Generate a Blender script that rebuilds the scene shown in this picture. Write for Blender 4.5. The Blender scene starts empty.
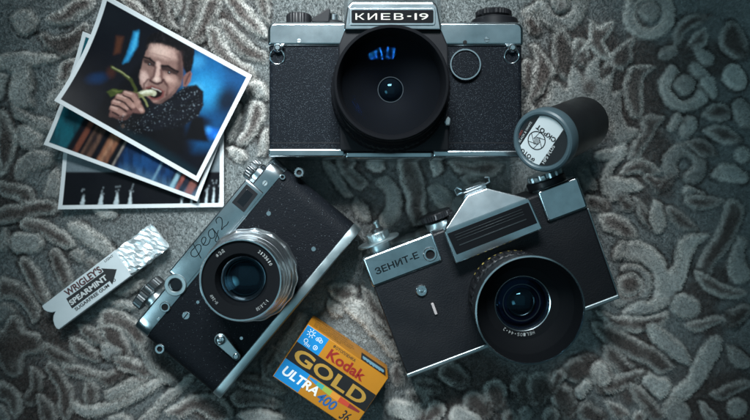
import bpy, bmesh, math, random
import numpy as np
from mathutils import Matrix, Vector, Quaternion
R = math.radians
S = bpy.context.scene
COL = S.collection
random.seed(7)
RNG = np.random.default_rng(11)

# ------------------------------------------------------------------ camera
H = 0.43                    # camera height above the carpet (m)
K = 0.592e-3                # metres on the carpet per photograph pixel
cam_d = bpy.data.cameras.new('camera')
cam_d.sensor_width = 36
cam_d.lens = H * 36 / (750 * K)
cam_d.clip_start = 0.01
cam_d.clip_end = 20
cam_d.dof.use_dof = True
cam_d.dof.focus_distance = 0.385
cam_d.dof.aperture_fstop = 9
cam = bpy.data.objects.new('camera', cam_d)
cam.location = (0, 0, H)
COL.objects.link(cam)
S.camera = cam

# ------------------------------------------------------------------ light
W = bpy.data.worlds.new('World')
S.world = W
W.use_nodes = True
W.node_tree.nodes['Background'].inputs[0].default_value = (0.30, 0.62, 0.72, 1)
W.node_tree.nodes['Background'].inputs[1].default_value = 0.045

def aim(o, target):
    d = Vector(target) - o.location
    o.rotation_euler = d.to_track_quat('-Z', 'Y').to_euler()

def area(name, loc, target, sx, sy, power, color, spread=180):
    l = bpy.data.lights.new(name, 'AREA')
    l.shape = 'RECTANGLE'; l.size = sx; l.size_y = sy
    l.energy = power; l.color = color; l.spread = R(spread)
    o = bpy.data.objects.new(name, l); o.location = loc
    COL.objects.link(o); aim(o, target)
    return o

# window panes beyond the top of the picture (their beam makes the pool of light) and a dim ceiling bounce
for i in range(5):
    o_ = (i - 2) * 0.09
    area('window_pane_light', (-0.11 + o_, 0.70, 0.70), (-0.030 + o_ * .10, 0.080, 0), 0.032, 0.32, 0.175, (0.90, 0.97, 1.0), 25)
area('side_fill_light', (-0.62, -0.22, 0.80), (0.03, 0.05, 0), 0.50, 0.40, 0.20, (0.55, 0.88, 1.0), 34)  # unseen fill lamp, added to lift the shadows below the upper camera
area('ceiling_bounce', (0.03, 0.00, 0.95), (0.03, 0.00, 0), 1.05, 0.95, 0.70, (0.48, 0.85, 1.0), 160)

S.view_settings.view_transform = 'Standard'
S.view_settings.look = 'None'
S.view_settings.exposure = -0.15
S.view_settings.gamma = 1.0
S.render.engine = 'CYCLES'
S.cycles.use_denoising = True
S.cycles.max_bounces = 8
S.cycles.transparent_max_bounces = 12

# ------------------------------------------------------------------ helpers
def srgb(r, g, b):
    f = lambda c: (c / 12.92 if c <= 0.04045 else ((c + 0.055) / 1.055) ** 2.4)
    return (f(r / 255), f(g / 255), f(b / 255))

def ray_dir(px, py):
    return Vector(((px - 375) * K, (210 - py) * K, -H))

def P(px, py, z):
    """world point (m) seen at a photograph pixel, at height z (mm)"""
    z *= 1e-3
    f = (H - z) / H
    return Vector(((px - 375) * K * f, (210 - py) * K * f, z))

MATS = {}
def mat(name, base, rough=0.5, metal=0.0, spec=0.5, bump=None, var=None, rvar=None, coat=0.0,
        speck=None, attr=None, spec_tint=None, sheen=0.0, aniso=0.0):
    if name in MATS: return MATS[name]
    m = bpy.data.materials.new(name); m.use_nodes = True
    nt = m.node_tree; b = nt.nodes['Principled BSDF']
    N = nt.nodes.new; Lk = nt.links.new
    b.inputs['Base Color'].default_value = (*base, 1)
    b.inputs['Roughness'].default_value = rough
    b.inputs['Metallic'].default_value = metal
    b.inputs['Specular IOR Level'].default_value = spec
    b.inputs['Coat Weight'].default_value = coat
    b.inputs['Coat Roughness'].default_value = 0.08
    if sheen: b.inputs['Sheen Weight'].default_value = sheen
    if spec_tint: b.inputs['Specular Tint'].default_value = (*spec_tint, 1)
    tc = N('ShaderNodeTexCoord')
    colsock = None
    if attr:
        a = N('ShaderNodeVertexColor'); a.layer_name = attr; colsock = a.outputs['Color']
    if var:                                   # (scale, amount) mottling of the base colour
        n = N('ShaderNodeTexNoise'); n.inputs['Scale'].default_value = var[0]; n.inputs['Detail'].default_value = 6
        Lk(tc.outputs['Object'], n.inputs['Vector'])
        mr = N('ShaderNodeMapRange'); mr.inputs[1].default_value = 0.3; mr.inputs[2].default_value = 0.7
        mr.inputs[3].default_value = 1 - var[1]; mr.inputs[4].default_value = 1 + var[1]
        Lk(n.outputs['Fac'], mr.inputs[0])
        mx = N('ShaderNodeVectorMath'); mx.operation = 'SCALE'
        if colsock: Lk(colsock, mx.inputs[0])
        else: mx.inputs[0].default_value = base
        Lk(mr.outputs[0], mx.inputs['Scale']); colsock = mx.outputs[0]
    if speck:                                 # (scale, radius, share, colour) pale specks: dust, and painted glints of leather grain
        v = N('ShaderNodeTexVoronoi'); v.inputs['Scale'].default_value = speck[0]
        Lk(tc.outputs['Object'], v.inputs['Vector'])
        lt = N('ShaderNodeMath'); lt.operation = 'LESS_THAN'; lt.inputs[1].default_value = speck[1]
        Lk(v.outputs['Distance'], lt.inputs[0])
        sx = N('ShaderNodeSeparateColor'); Lk(v.outputs['Color'], sx.inputs[0])
        n2 = N('ShaderNodeTexNoise'); n2.inputs['Scale'].default_value = 55; Lk(tc.outputs['Object'], n2.inputs['Vector'])
        pw = N('ShaderNodeMath'); pw.operation = 'MULTIPLY'; pw.inputs[1].default_value = speck[2] * 2
        Lk(n2.outputs['Fac'], pw.inputs[0])
        l2 = N('ShaderNodeMath'); l2.operation = 'LESS_THAN'; Lk(sx.outputs[0], l2.inputs[0]); Lk(pw.outputs[0], l2.inputs[1])
        mu = N('ShaderNodeMath'); mu.operation = 'MULTIPLY'; Lk(lt.outputs[0], mu.inputs[0]); Lk(l2.outputs[0], mu.inputs[1])
        mx = N('ShaderNodeMix'); mx.data_type = 'RGBA'
        Lk(mu.outputs[0], mx.inputs[0])
        if colsock: Lk(colsock, mx.inputs[6])
        else: mx.inputs[6].default_value = (*base, 1)
        mx.inputs[7].default_value = (*speck[3], 1)
        colsock = mx.outputs[2]
    if colsock: Lk(colsock, b.inputs['Base Color'])
    if rvar:                                  # (scale, low, high) smudges: roughness variation
        n = N('ShaderNodeTexNoise'); n.inputs['Scale'].default_value = rvar[0]; n.inputs['Detail'].default_value = 5
        Lk(tc.outputs['Object'], n.inputs['Vector'])
        mr = N('ShaderNodeMapRange'); mr.inputs[1].default_value = 0.35; mr.inputs[2].default_value = 0.65
        mr.inputs[3].default_value = rvar[1]; mr.inputs[4].default_value = rvar[2]
        Lk(n.outputs['Fac'], mr.inputs[0]); Lk(mr.outputs[0], b.inputs['Roughness'])
    if bump:                                  # (kind, scale, strength, distance)
        if bump[0] == 'voronoi':
            n = N('ShaderNodeTexVoronoi'); n.feature = 'SMOOTH_F1'; out = n.outputs['Distance']
        else:
            n = N('ShaderNodeTexNoise'); n.inputs['Detail'].default_value = 5; out = n.outputs['Fac']
        n.inputs['Scale'].default_value = bump[1]
        Lk(tc.outputs['Object'], n.inputs['Vector'])
        bp = N('ShaderNodeBump'); bp.inputs['Strength'].default_value = bump[2]; bp.inputs['Distance'].default_value = bump[3]
        Lk(out, bp.inputs['Height']); Lk(bp.outputs[0], b.inputs['Normal'])
    MATS[name] = m
    return m

def glass_mat(name, tint, gloss_gain=1.0):
    m = bpy.data.materials.new(name); m.use_nodes = True
    nt = m.node_tree; N = nt.nodes.new; Lk = nt.links.new
    nt.nodes.remove(nt.nodes['Principled BSDF'])
    out = nt.nodes['Material Output']
    tr = N('ShaderNodeBsdfTransparent'); tr.inputs[0].default_value = (0.80, 0.84, 0.88, 1)
    gl = N('ShaderNodeBsdfGlossy'); gl.inputs['Color'].default_value = (*tint, 1); gl.inputs['Roughness'].default_value = 0.02
    fr = N('ShaderNodeFresnel'); fr.inputs[0].default_value = 1.45
    mu = N('ShaderNodeMath'); mu.operation = 'MULTIPLY'; mu.inputs[1].default_value = gloss_gain; mu.use_clamp = True
    Lk(fr.outputs[0], mu.inputs[0])
    mx = N('ShaderNodeMixShader'); Lk(mu.outputs[0], mx.inputs[0]); Lk(tr.outputs[0], mx.inputs[1]); Lk(gl.outputs[0], mx.inputs[2])
    Lk(mx.outputs[0], out.inputs[0])
    MATS[name] = m
    return m

def offset_poly(pts, d):
    n = len(pts); out = []
    for i in range(n):
        p0 = Vector(pts[i - 1]); p1 = Vector(pts[i]); p2 = Vector(pts[(i + 1) % n])
        e1 = (p1 - p0); e2 = (p2 - p1)
        if e1.length < 1e-9 or e2.length < 1e-9: out.append(tuple(p1)); continue
        e1.normalize(); e2.normalize()
        n1 = Vector((-e1.y, e1.x)); n2 = Vector((-e2.y, e2.x))
        b = n1 + n2
        if b.length < 1e-6: b = n1
        b.normalize()
        out.append(tuple(p1 + b * (d / max(0.4, b.dot(n1)))))
    return out

def ccw(pts):
    a = sum(pts[i - 1][0] * pts[i][1] - pts[i][0] * pts[i - 1][1] for i in range(len(pts)))
    return list(pts) if a > 0 else list(reversed(pts))

def rpoly(pts, r, n=5):
    """polygon with rounded corners"""
    pts = ccw(pts); out = []
    m = len(pts)
    for i in range(m):
        p0 = Vector(pts[i - 1]); p1 = Vector(pts[i]); p2 = Vector(pts[(i + 1) % m])
        rr = r[i] if isinstance(r, (list, tuple)) else r
        d1 = (p0 - p1); d2 = (p2 - p1)
        l = min(rr, d1.length * .49, d2.length * .49)
        a = p1 + d1.normalized() * l; c = p1 + d2.normalized() * l
        for k in range(n + 1):
            t = k / n
            out.append(tuple(a * (1 - t) ** 2 + p1 * 2 * t * (1 - t) + c * t * t))
    return out

def rect(x0, y0, x1, y1):
    return [(x0, y0), (x1, y0), (x1, y1), (x0, y1)]

class MB:
    """collects shapes (mm, local coordinates) and links them as ONE mesh object"""
    def __init__(self): self.bm = bmesh.new()
    def ringfaces(self, rings, closed_caps=(True, True), smooth=True):
        bm = self.bm
        vs = [[bm.verts.new(p) for p in r] for r in rings]
        n = len(vs[0])
        for a, b in zip(vs[:-1], vs[1:]):
            for i in range(n):
                j = (i + 1) % n
                f = bm.faces.new((a[i], a[j], b[j], b[i])); f.smooth = smooth
        if closed_caps[0]: bm.faces.new(list(reversed(vs[0]))).smooth = False
        if closed_caps[1]: bm.faces.new(vs[-1]).smooth = False
        return vs
    def slab(self, pts, a0, a1, bev=0.6, axis='Z', bev0=None, n=3):
        pts = ccw(pts); bev0 = bev if bev0 is None else bev0
        lay = []
        for k in range(n + 1):
            t = R(90) * (1 - k / n)
            if bev0 > 0: lay.append((bev0 * (1 - math.cos(t)), a0 + bev0 - bev0 * math.sin(t)))
        if bev0 <= 0: lay.append((0, a0))
        for k in range(n + 1):
            t = R(90) * k / n
            if bev > 0: lay.append((bev * (1 - math.cos(t)), a1 - bev + bev * math.sin(t)))
        if bev <= 0: lay.append((0, a1))
        rings = []
        for ins, w in lay:
            q = offset_poly(pts, ins) if ins > 1e-6 else pts
            if axis == 'Z': rings.append([(u, v, w) for u, v in q])
            elif axis == 'Y': rings.append([(u, w, v) for u, v in q])
            else: rings.append([(w, u, v) for u, v in q])
        self.ringfaces(rings)
        return self
    def lathe(self, prof, c=(0, 0, 0), axis='Z', seg=96, knurl=None, caps=(True, True), smooth=True):
        """prof: (r, h) or (r, h, True) where True rings carry the knurl (count, depth)"""
        rings = []
        for q in prof:
            r, h = q[0], q[1]; kn = len(q) > 2 and q[2] and knurl
            ring = []
            for i in range(seg):
                a = 2 * math.pi * i / seg; rr = r
                if kn:
                    ph = (a * kn[0] / (2 * math.pi)) % 1.0
                    rr = r - kn[1] * (0.5 + 0.5 * math.cos(2 * math.pi * ph) if len(kn) > 2 else (0 if ph < .5 else 1))
                x, y = rr * math.cos(a), rr * math.sin(a)
                if axis == 'Z': ring.append((c[0] + x, c[1] + y, c[2] + h))
                elif axis == 'Y': ring.append((c[0] + x, c[1] + h, c[2] + y))
                else: ring.append((c[0] + h, c[1] + x, c[2] + y))
            rings.append(ring)
        self.ringfaces(rings, caps, smooth)
        return self
    def dome(self, c, r, z, sag, seg=64, n=10, z_edge=None):
        prof = [(r, z)]
        rad = (r * r + sag * sag) / (2 * abs(sag)); sg = 1 if sag > 0 else -1
        for k in range(1, n):
            q = r * (1 - k / n)
            prof.append((q, z + sg * (math.sqrt(rad * rad - q * q) - (rad - abs(sag)))))
        prof.append((r * 0.004, z + sag))
        self.lathe(prof, (c[0], c[1], 0), seg=seg, caps=(False, True))
        return self
    def hull(self, pts, bev=0.0):
        bm2 = bmesh.new()
        for p in pts: bm2.verts.new(p)
        bmesh.ops.convex_hull(bm2, input=bm2.verts[:])
        bmesh.ops.dissolve_limit(bm2, angle_limit=R(3), verts=bm2.verts[:], edges=bm2.edges[:])
        if bev: bmesh.ops.bevel(bm2, geom=bm2.edges[:], offset=bev, segments=3, profile=.5, affect='EDGES')
        self.merge(bm2); return self
    def merge(self, bm2):
        me = bpy.data.meshes.new('tmp'); bm2.to_mesh(me); bm2.free()
        self.bm.from_mesh(me); bpy.data.meshes.remove(me)
    def box(self, x0, x1, y0, y1, z0, z1, bev=0.3):
        return self.slab(rect(x0, y0, x1, y1), z0, z1, bev)
    def tube(self, path, r, seg=10, closed=False):
        pts = [Vector(p) for p in path]; n = len(pts); rings = []
        for i in range(n):
            if closed: t = pts[(i + 1) % n] - pts[i - 1]
            else: t = pts[min(i + 1, n - 1)] - pts[max(i - 1, 0)]
            t.normalize()
            u = t.cross(Vector((0.13, 0.21, 1)))
            if u.length < .05: u = t.cross(Vector((1, 0, 0)))
            u.normalize(); v = t.cross(u)
            rings.append([tuple(pts[i] + (u * math.cos(2 * math.pi * k / seg) + v * math.sin(2 * math.pi * k / seg)) * r) for k in range(seg)])
        if closed: rings.append(rings[0])
        self.ringfaces(rings, (not closed, not closed))
        if closed: bmesh.ops.remove_doubles(self.bm, verts=self.bm.verts[:], dist=1e-6)
        return self
    def text(self, body, o, xd, yd, w, h, bold=0.0, ext=0.05, shear=0.0, rise=0.0):
        """lettering fitted into a w x h (mm) frame with lower left corner o and axes xd, yd"""
        me = text_mesh(body, bold, shear)
        vs = np.array([v.co[:2] for v in me.vertices])
        lo = vs.min(0); hi = vs.max(0); sc = (w / (hi[0] - lo[0]), h / (hi[1] - lo[1]))
        o = Vector(o); xd = Vector(xd).normalized(); yd = Vector(yd).normalized(); zd = xd.cross(yd)
        f = lambda v, e: o + xd * ((v[0] - lo[0]) * sc[0]) + yd * ((v[1] - lo[1]) * sc[1]) + zd * (e + rise)
        bm = self.bm
        top = [bm.verts.new(f(v, ext)) for v in vs]
        for p in me.polygons:
            try: bm.faces.new([top[i] for i in p.vertices])
            except ValueError: pass
        return self
    def build(self, name, material, parent=None, angle=32, recalc=True, smooth=True):
        bm = self.bm
        if recalc: bmesh.ops.recalc_face_normals(bm, faces=bm.faces[:])
        bmesh.ops.scale(bm, vec=(1e-3,) * 3, verts=bm.verts[:])
        if smooth:
            for e in bm.edges:
                if len(e.link_faces) == 2:
                    if e.calc_face_angle() > R(angle) or not all(f_.smooth for f_ in e.link_faces): e.smooth = False
        me = bpy.data.meshes.new(name); bm.to_mesh(me); bm.free()
        o = bpy.data.objects.new(name, me); COL.objects.link(o)
        if material: me.materials.append(material)
        if parent is not None: o.parent = getattr(parent, 'o', parent)
        return o

_T = {}
def text_mesh(body, bold, shear):
    key = (body, bold, shear)
    if key not in _T:
        c = bpy.data.curves.new('lettering', 'FONT'); c.body = body; c.offset = bold; c.shear = shear
        c.resolution_u = 4
        o = bpy.data.objects.new('lettering', c); COL.objects.link(o)
        bpy.context.view_layer.update()
        dg = bpy.context.evaluated_depsgraph_get()
        _T[key] = bpy.data.meshes.new_from_object(o.evaluated_get(dg))
        bpy.data.objects.remove(o); bpy.data.curves.remove(c)
    return _T[key]

class Thing:
    """an Empty at the thing's base; L() turns a photograph pixel into local mm on the plane of local height z"""
    def __init__(self, name, label, cat, loc, rz=0.0, tilt=0.0, group=None, matrix=None):
        self.o = bpy.data.objects.new(name, None); COL.objects.link(self.o)
        self.o.empty_display_size = 0.02
        self.o['label'] = label; self.o['category'] = cat
        if group: self.o['group'] = group
        M = matrix if matrix is not None else Matrix.Translation(loc) @ Matrix.Rotation(R(rz), 4, 'Z') @ Matrix.Rotation(R(tilt), 4, 'X')
        self.o.matrix_world = M
        self.o.location = M.to_translation(); self.o.rotation_euler = M.to_euler()
        self.M = M; self.I = M.inverted()
    def L(self, px, py, z):
        c = self.I @ Vector((0, 0, H)); d = (self.I.to_3x3() @ ray_dir(px, py))
        t = (z * 1e-3 - c.z) / d.z
        q = (c + d * t) * 1e3
        return (q.x, q.y)
    def Ls(self, pts, z): return [self.L(x, y, z) for x, y in pts]
    def px(self, x, y, z):
        w = self.M @ Vector((x * 1e-3, y * 1e-3, z * 1e-3)); s = H / (H - w.z)
        return (375 + w.x * s / K, 210 - w.y * s / K)
    def mm(self, z):   # mm per photograph pixel near local height z
        return K * 1e3 * (H - z * 1e-3) / H
    def text(self, mb, body, p0, p1, hpx, z, bold=0.0, shear=0.0, ext=0.05):
        a = Vector(self.L(*p0, z)); b = Vector(self.L(*p1, z)); d = b - a
        mb.text(body, (a.x, a.y, z), (d.x, d.y, 0), (-d.y, d.x, 0), d.length, hpx * self.mm(z), bold, ext, shear)

def ring_text(mb, body, c, r, z, mid_deg, h, sweep, bold=0.0, ext=0.05):
    """letters round a circle, tops outward, read clockwise; mid_deg = angle of the middle of the word"""
    n = len(body)
    for i, ch in enumerate(body):
        if ch == ' ': continue
        a = R(mid_deg + sweep / 2 - sweep * (i + .5) / n)
        yd = Vector((math.cos(a), math.sin(a), 0)); xd = Vector((math.sin(a), -math.cos(a), 0))
        w = R(sweep) * r / n * (0.72 if ch not in "1-:,/" else 0.36)
        o = Vector((c[0], c[1], z)) + yd * r - xd * w / 2
        hh = h if ch not in "-:," else h * .25
        if ch in "-:": o += yd * h * .35
        mb.text(ch, o, xd, yd, w, hh, bold, ext)

def sstep(a, b, x):
    t = np.clip((x - a) / (b - a + 1e-12), 0, 1); return t * t * (3 - 2 * t)
def segd(X, Y, x0, y0, x1, y1):
    dx, dy = x1 - x0, y1 - y0; l2 = dx * dx + dy * dy + 1e-12
    t = np.clip(((X - x0) * dx + (Y - y0) * dy) / l2, 0, 1)
    return np.hypot(X - x0 - t * dx, Y - y0 - t * dy), t
def psdf(X, Y, pts):
    d = np.full(len(X), 1e9); ins = np.zeros(len(X), bool); n = len(pts)
    for i in range(n):
        x0, y0 = pts[i - 1]; x1, y1 = pts[i]
        d = np.minimum(d, segd(X, Y, x0, y0, x1, y1)[0])
        c = ((y0 > Y) != (y1 > Y)) & (X < (x1 - x0) * (Y - y0) / (y1 - y0 + 1e-12) + x0)
        ins ^= c
    return np.where(ins, -d, d)
def hash2(ix, iy, seed):
    h = (ix.astype(np.int64) * 374761393 + iy.astype(np.int64) * 668265263 + seed * 974634777) & 0x7fffffff
    h = ((h ^ (h >> 13)) * 1274126177) & 0x7fffffff
    h = ((h ^ (h >> 16)) * 1103515245) & 0x7fffffff
    return ((h >> 8) & 0xffff) / 65535.0
def vnoise(X, Y, sc, seed):
    x = X / sc; y = Y / sc; ix = np.floor(x); iy = np.floor(y); fx = x - ix; fy = y - iy
    fx = fx * fx * (3 - 2 * fx); fy = fy * fy * (3 - 2 * fy)
    h = lambda a, b: hash2(ix + a, iy + b, seed)
    return (h(0, 0) * (1 - fx) + h(1, 0) * fx) * (1 - fy) + (h(0, 1) * (1 - fx) + h(1, 1) * fx) * fy - .5

# ------------------------------------------------------------------ materials
SATIN = mat('satin_metal', (.60, .66, .69), .19, 1.0, bump=('noise', 2600, .05, 1e-4), rvar=(32, .17, .215), var=(120, .13))
DULL = mat('worn_satin_metal', (.42, .50, .52), .40, 1.0, bump=('noise', 2400, .12, 1e-4), rvar=(80, .30, .48), var=(60, .10))
CHROME = mat('polished_metal', (.74, .80, .83), .2, 1.0)
ALU = mat('turned_aluminium', (.66, .71, .73), .32, 1.0)
DARKMETAL = mat('dark_metal', (.10, .11, .115), .35, .9)
LEATHER = mat('grained_leather', (.006, .008, .011), .55, spec=.06, bump=('voronoi', 1900, .6, 2.5e-4), speck=(2100, .27, .42, (.075, .092, .108)))  # pale specks paint the glitter of the grain into the colour
LEATHER2 = mat('fine_leather', (.006, .0075, .010), .55, spec=.07, bump=('voronoi', 1500, .6, 3e-4),
               speck=(1500, .17, .13, (.20, .25, .28)))
LEATHER3 = mat('smooth_leather', (.009, .010, .0125), .46, spec=.28, bump=('voronoi', 1500, .65, 2.5e-4), rvar=(45, .38, .58))
BLACK = mat('black_paint', (.012, .0125, .015), .45, spec=.18, rvar=(60, .36, .5))
BLACK2 = mat('black_anodised', (.010, .0105, .0125), .40, spec=.25)
MATTE = mat('matte_black', (.005, .006, .0075), .7, spec=.08)
HOLE = mat('dark_hole', (.004, .004, .005), .6, spec=.2)
ENGRAVE = mat('engraved_paint', (.006, .010, .012), .8, spec=.05)
IVORY = mat('ivory_paint', (.55, .52, .46), .5)
WHITEP = mat('white_paint', (.62, .64, .64), .5)
GLASS = glass_mat('front_glass', (.30, .70, 1.0), .30)
BLUEGLASS = mat('coated_glass_blue', (.004, .005, .012), .03, spec=.22, spec_tint=(.16, .38, 1.0), coat=0)
CYANGLASS = mat('coated_glass_cyan', (.003, .005, .007), .04, spec=.4, spec_tint=(.35, .85, 1.0))
AMBERGLASS = mat('coated_glass_amber', (.010, .008, .005), .05, spec=1.0, spec_tint=(1.0, .62, .35))
BLUECOAT = glass_mat('blue_front_glass', (.01, .13, .55), .17)
LENSBLACK = mat('lens_black', (.0065, .007, .0085), .6, spec=.03)
LETTER = mat('grey_lettering', (.36, .38, .38), .6)
# ------------------------------------------------------------------ carpet: carved plush with a floral relief
def ringpath(cx, cy, R_, a0=0, a1=360, n=20):
    return [(cx + R_ * math.cos(R(a)), cy + R_ * math.sin(R(a))) for a in np.linspace(a0, a1, n)]
ST = []      # (kind, [(x, y, radius)...])  kinds: C cream, B brown core with a cream rim, K dark brown, F field cut
def C(*p): ST.append(('C', list(p)))
def B(*p): ST.append(('B', list(p)))
def Kd(*p): ST.append(('K', list(p)))
def PC(*p): ST.append(('C', ('poly', list(p))))
def PB(*p): ST.append(('B', ('poly', list(p))))
def ring(kind, cx, cy, R_, w, a0=0, a1=360): ST.append((kind, [(x, y, w) for x, y in ringpath(cx, cy, R_, a0, a1)]))
# dark grounds
Kd((100, 40, 10), (80, 80, 12), (60, 105, 8)); Kd((8, 150, 12), (6, 190, 14), (20, 215, 10), (55, 212, 8)); Kd((12, 345, 12)); Kd((60, 335, 14), (45, 320, 10))
Kd((20, 385, 18), (40, 410, 20), (80, 418, 10)); Kd((440, 395, 26), (470, 375, 20), (500, 385, 20)); Kd((640, 25, 10), (645, 80, 20), (640, 130, 14), (660, 150, 12), (625, 110, 8))
Kd((575, 40, 12), (605, 50, 14), (545, 20, 8)); Kd((640, 170, 10), (640, 200, 10)); Kd((720, 60, 14), (680, 55, 14)); Kd((715, 330, 16), (700, 300, 14), (735, 270, 12)); Kd((610, 345, 14), (640, 350, 12), (630, 395, 14)); Kd((700, 400, 18), (735, 400, 20))
Kd((415, 170, 8), (418, 215, 9)); Kd((355, 172, 8), (340, 160, 8)); Kd((150, 330, 5), (160, 360, 6), (178, 378, 6), (196, 384, 6)); Kd((205, 405, 14), (235, 400, 8)); Kd((150, 4, 6), (185, 8, 5), (222, 14, 5), (246, 30, 4))
# upper left
C((14, 19, 7), (24, 19, 8), (24, 25, 7), (14, 25, 6)); PB((43, 18), (50, 14), (60, 10), (70, 2), (85, -4), (95, -2), (90, 10), (80, 16), (70, 22), (58, 25), (48, 23))
PB((38, 33), (46, 32), (52, 36), (60, 34), (72, 30), (82, 22), (90, 26), (86, 40), (78, 50), (66, 57), (54, 56), (45, 50), (40, 41)); PC((0, 54), (14, 52), (30, 52), (44, 53), (58, 58), (48, 63), (36, 66), (30, 70), (32, 82), (30, 95), (34, 106), (10, 106), (8, 92), (10, 76), (6, 69), (0, 70))
PB((60, 63), (70, 58), (80, 62), (74, 72), (66, 83), (55, 83), (58, 72)); PC((45, 102), (51, 90), (62, 84), (68, 89), (60, 101), (50, 109)); PC((-3, 74), (4, 76), (5, 86), (2, 96), (-3, 98))
PC((10, 104), (18, 107), (28, 113), (38, 117), (50, 121), (58, 128), (46, 132), (34, 129), (22, 123), (12, 115)); C((24, 136, 8), (31, 140, 8))
PB((-3, 110), (6, 115), (13, 128), (17, 140), (14, 153), (8, 168), (2, 174), (-3, 172)); PC((13, 174), (17, 160), (28, 151), (40, 150), (54, 155), (49, 166), (38, 169), (28, 173), (20, 180)); PB((-3, 180), (8, 183), (20, 185), (31, 190), (35, 201), (26, 207), (14, 199), (0, 195)); PC((54, 168), (61, 180), (59, 197), (52, 207), (43, 200), (45, 184))
# left middle
PB((-3, 209), (14, 205), (30, 201), (46, 199), (60, 206), (52, 215), (38, 215), (24, 220), (10, 223), (-3, 225)); PB((19, 222), (30, 217), (44, 221), (58, 229), (71, 238), (74, 247), (62, 248), (48, 240), (34, 233), (23, 231)); PC((66, 224), (78, 221), (92, 229), (107, 240), (114, 251), (106, 258), (94, 252), (80, 242), (69, 233))
C((18, 243, 8), (32, 243, 8)); C((71, 253, 5), (78, 256, 5), (76, 260, 5)); PC((90, 208), (102, 204), (116, 212), (112, 221), (100, 217)); PB((84, 264), (90, 258), (97, 264), (94, 272)); PC((0, 228), (8, 234), (6, 250), (-3, 252))
PB((19, 257), (28, 259), (37, 270), (43, 284), (49, 299), (40, 306), (32, 296), (25, 281), (19, 268)); PB((49, 251), (58, 250), (67, 265), (71, 281), (63, 289), (56, 278), (50, 264)); PB((-3, 279), (10, 279), (23, 287), (33, 300), (40, 317), (31, 324), (24, 310), (14, 300), (4, 298), (-3, 300)); PC((-3, 304), (8, 303), (16, 311), (12, 320), (-3, 322))
# flower lower left
PB((10, 316), (20, 320), (25, 331), (35, 333), (42, 342), (39, 353), (29, 355), (23, 361), (21, 374), (8, 376), (0, 367), (-5, 350), (-5, 336), (3, 327)); Kd((14, 346, 6)); PB((42, 345), (52, 345), (64, 351), (76, 362), (66, 367), (54, 363), (44, 356)); PB((48, 361), (58, 367), (67, 380), (73, 394), (71, 413), (62, 422), (57, 408), (57, 394), (51, 381), (43, 370))
PB((28, 367), (38, 371), (43, 386), (39, 401), (28, 406), (20, 399), (29, 388)); PB((36, 395), (46, 397), (55, 408), (55, 424), (41, 424)); PB((-3, 382), (8, 384), (18, 394), (22, 408), (14, 420), (6, 404), (-3, 398)); PC((-3, 404), (6, 410), (10, 422), (-3, 424))
PB((67, 337), (80, 339), (92, 347), (102, 357), (94, 363), (84, 359), (73, 353)); PB((77, 325), (88, 325), (99, 333), (102, 347), (92, 345), (83, 337)); PB((95, 321), (108, 321), (121, 331), (129, 346), (131, 362), (122, 363), (113, 351), (103, 340)); PB((61, 366), (76, 365), (90, 369), (102, 374), (96, 381), (80, 380), (67, 375)); PB((83, 383), (94, 383), (99, 396), (92, 409), (83, 403))
PC((69, 399), (84, 405), (98, 405), (114, 399), (132, 389), (150, 381), (167, 375), (171, 381), (152, 393), (134, 403), (114, 412), (92, 418), (75, 413)); PB((97, 376), (112, 371), (127, 367), (131, 374), (118, 385), (103, 387)); PC((105, 391), (120, 384), (134, 377), (147, 380), (136, 389), (120, 397), (109, 401))
PB((99, 311), (112, 309), (128, 315), (141, 325), (147, 340), (142, 351), (134, 345), (126, 335), (114, 329), (101, 327)); PC((100, 346), (110, 343), (121, 350), (116, 359), (103, 359)); PB((113, 357), (126, 357), (140, 363), (156, 372), (148, 379), (132, 375), (117, 369)); PC((137, 346), (144, 343), (150, 360), (162, 372), (177, 380), (172, 387), (158, 379), (145, 368))
PC((195, 373), (188, 387), (174, 399), (160, 413), (152, 426), (136, 424), (150, 408), (164, 394), (178, 383)); PB((164, 413), (180, 402), (198, 395), (215, 395), (228, 404), (232, 417), (216, 424), (196, 411), (178, 420)); PB((230, 396), (244, 390), (262, 394), (282, 402), (274, 410), (254, 405), (238, 408)); PC((236, 416), (250, 409), (272, 412), (286, 420), (260, 426)); PB((238, 378), (252, 376), (268, 380), (286, 392), (274, 394), (256, 390), (240, 388)); PC((106, 418), (122, 414), (132, 422), (116, 428)); PC((114, 292), (124, 284), (142, 278), (142, 287), (128, 296)); PC((108, 298), (124, 300), (138, 306), (130, 311), (112, 306))
# upper middle fan
PB((118, -3), (132, -3), (141, 6), (151, 17), (146, 20), (133, 13)); PB((151, -3), (165, -3), (169, 8), (173, 20), (177, 30), (168, 27), (157, 16)); PB((170, -3), (181, -3), (179, 10), (174, 17)); PB((187, -3), (203, -3), (201, 12), (195, 26), (186, 36), (179, 29), (184, 14)); PB((206, -3), (221, -3), (219, 14), (211, 30), (201, 44), (189, 39), (198, 22))
PB((224, -5), (239, -5), (249, 8), (261, 22), (268, 37), (256, 35), (243, 25), (231, 12)); PB((217, 21), (226, 19), (239, 32), (253, 44), (268, 54), (263, 63), (248, 59), (233, 49), (223, 37)); PB((207, 27), (216, 27), (225, 42), (235, 56), (249, 66), (256, 77), (244, 79), (229, 71), (217, 59), (209, 45)); PB((254, -3), (268, -3), (269, 24), (260, 17)); PC((246, 84), (256, 78), (267, 86), (268, 99), (258, 98)); PB((250, 100), (262, 104), (264, 118), (256, 134), (244, 146), (236, 142), (246, 124)); PC((228, 108), (240, 104), (240, 120), (234, 138), (226, 140)); PC((226, 148), (240, 148), (248, 158), (236, 163)); PC((262, 132), (268, 128), (268, 152), (258, 156))
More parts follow.
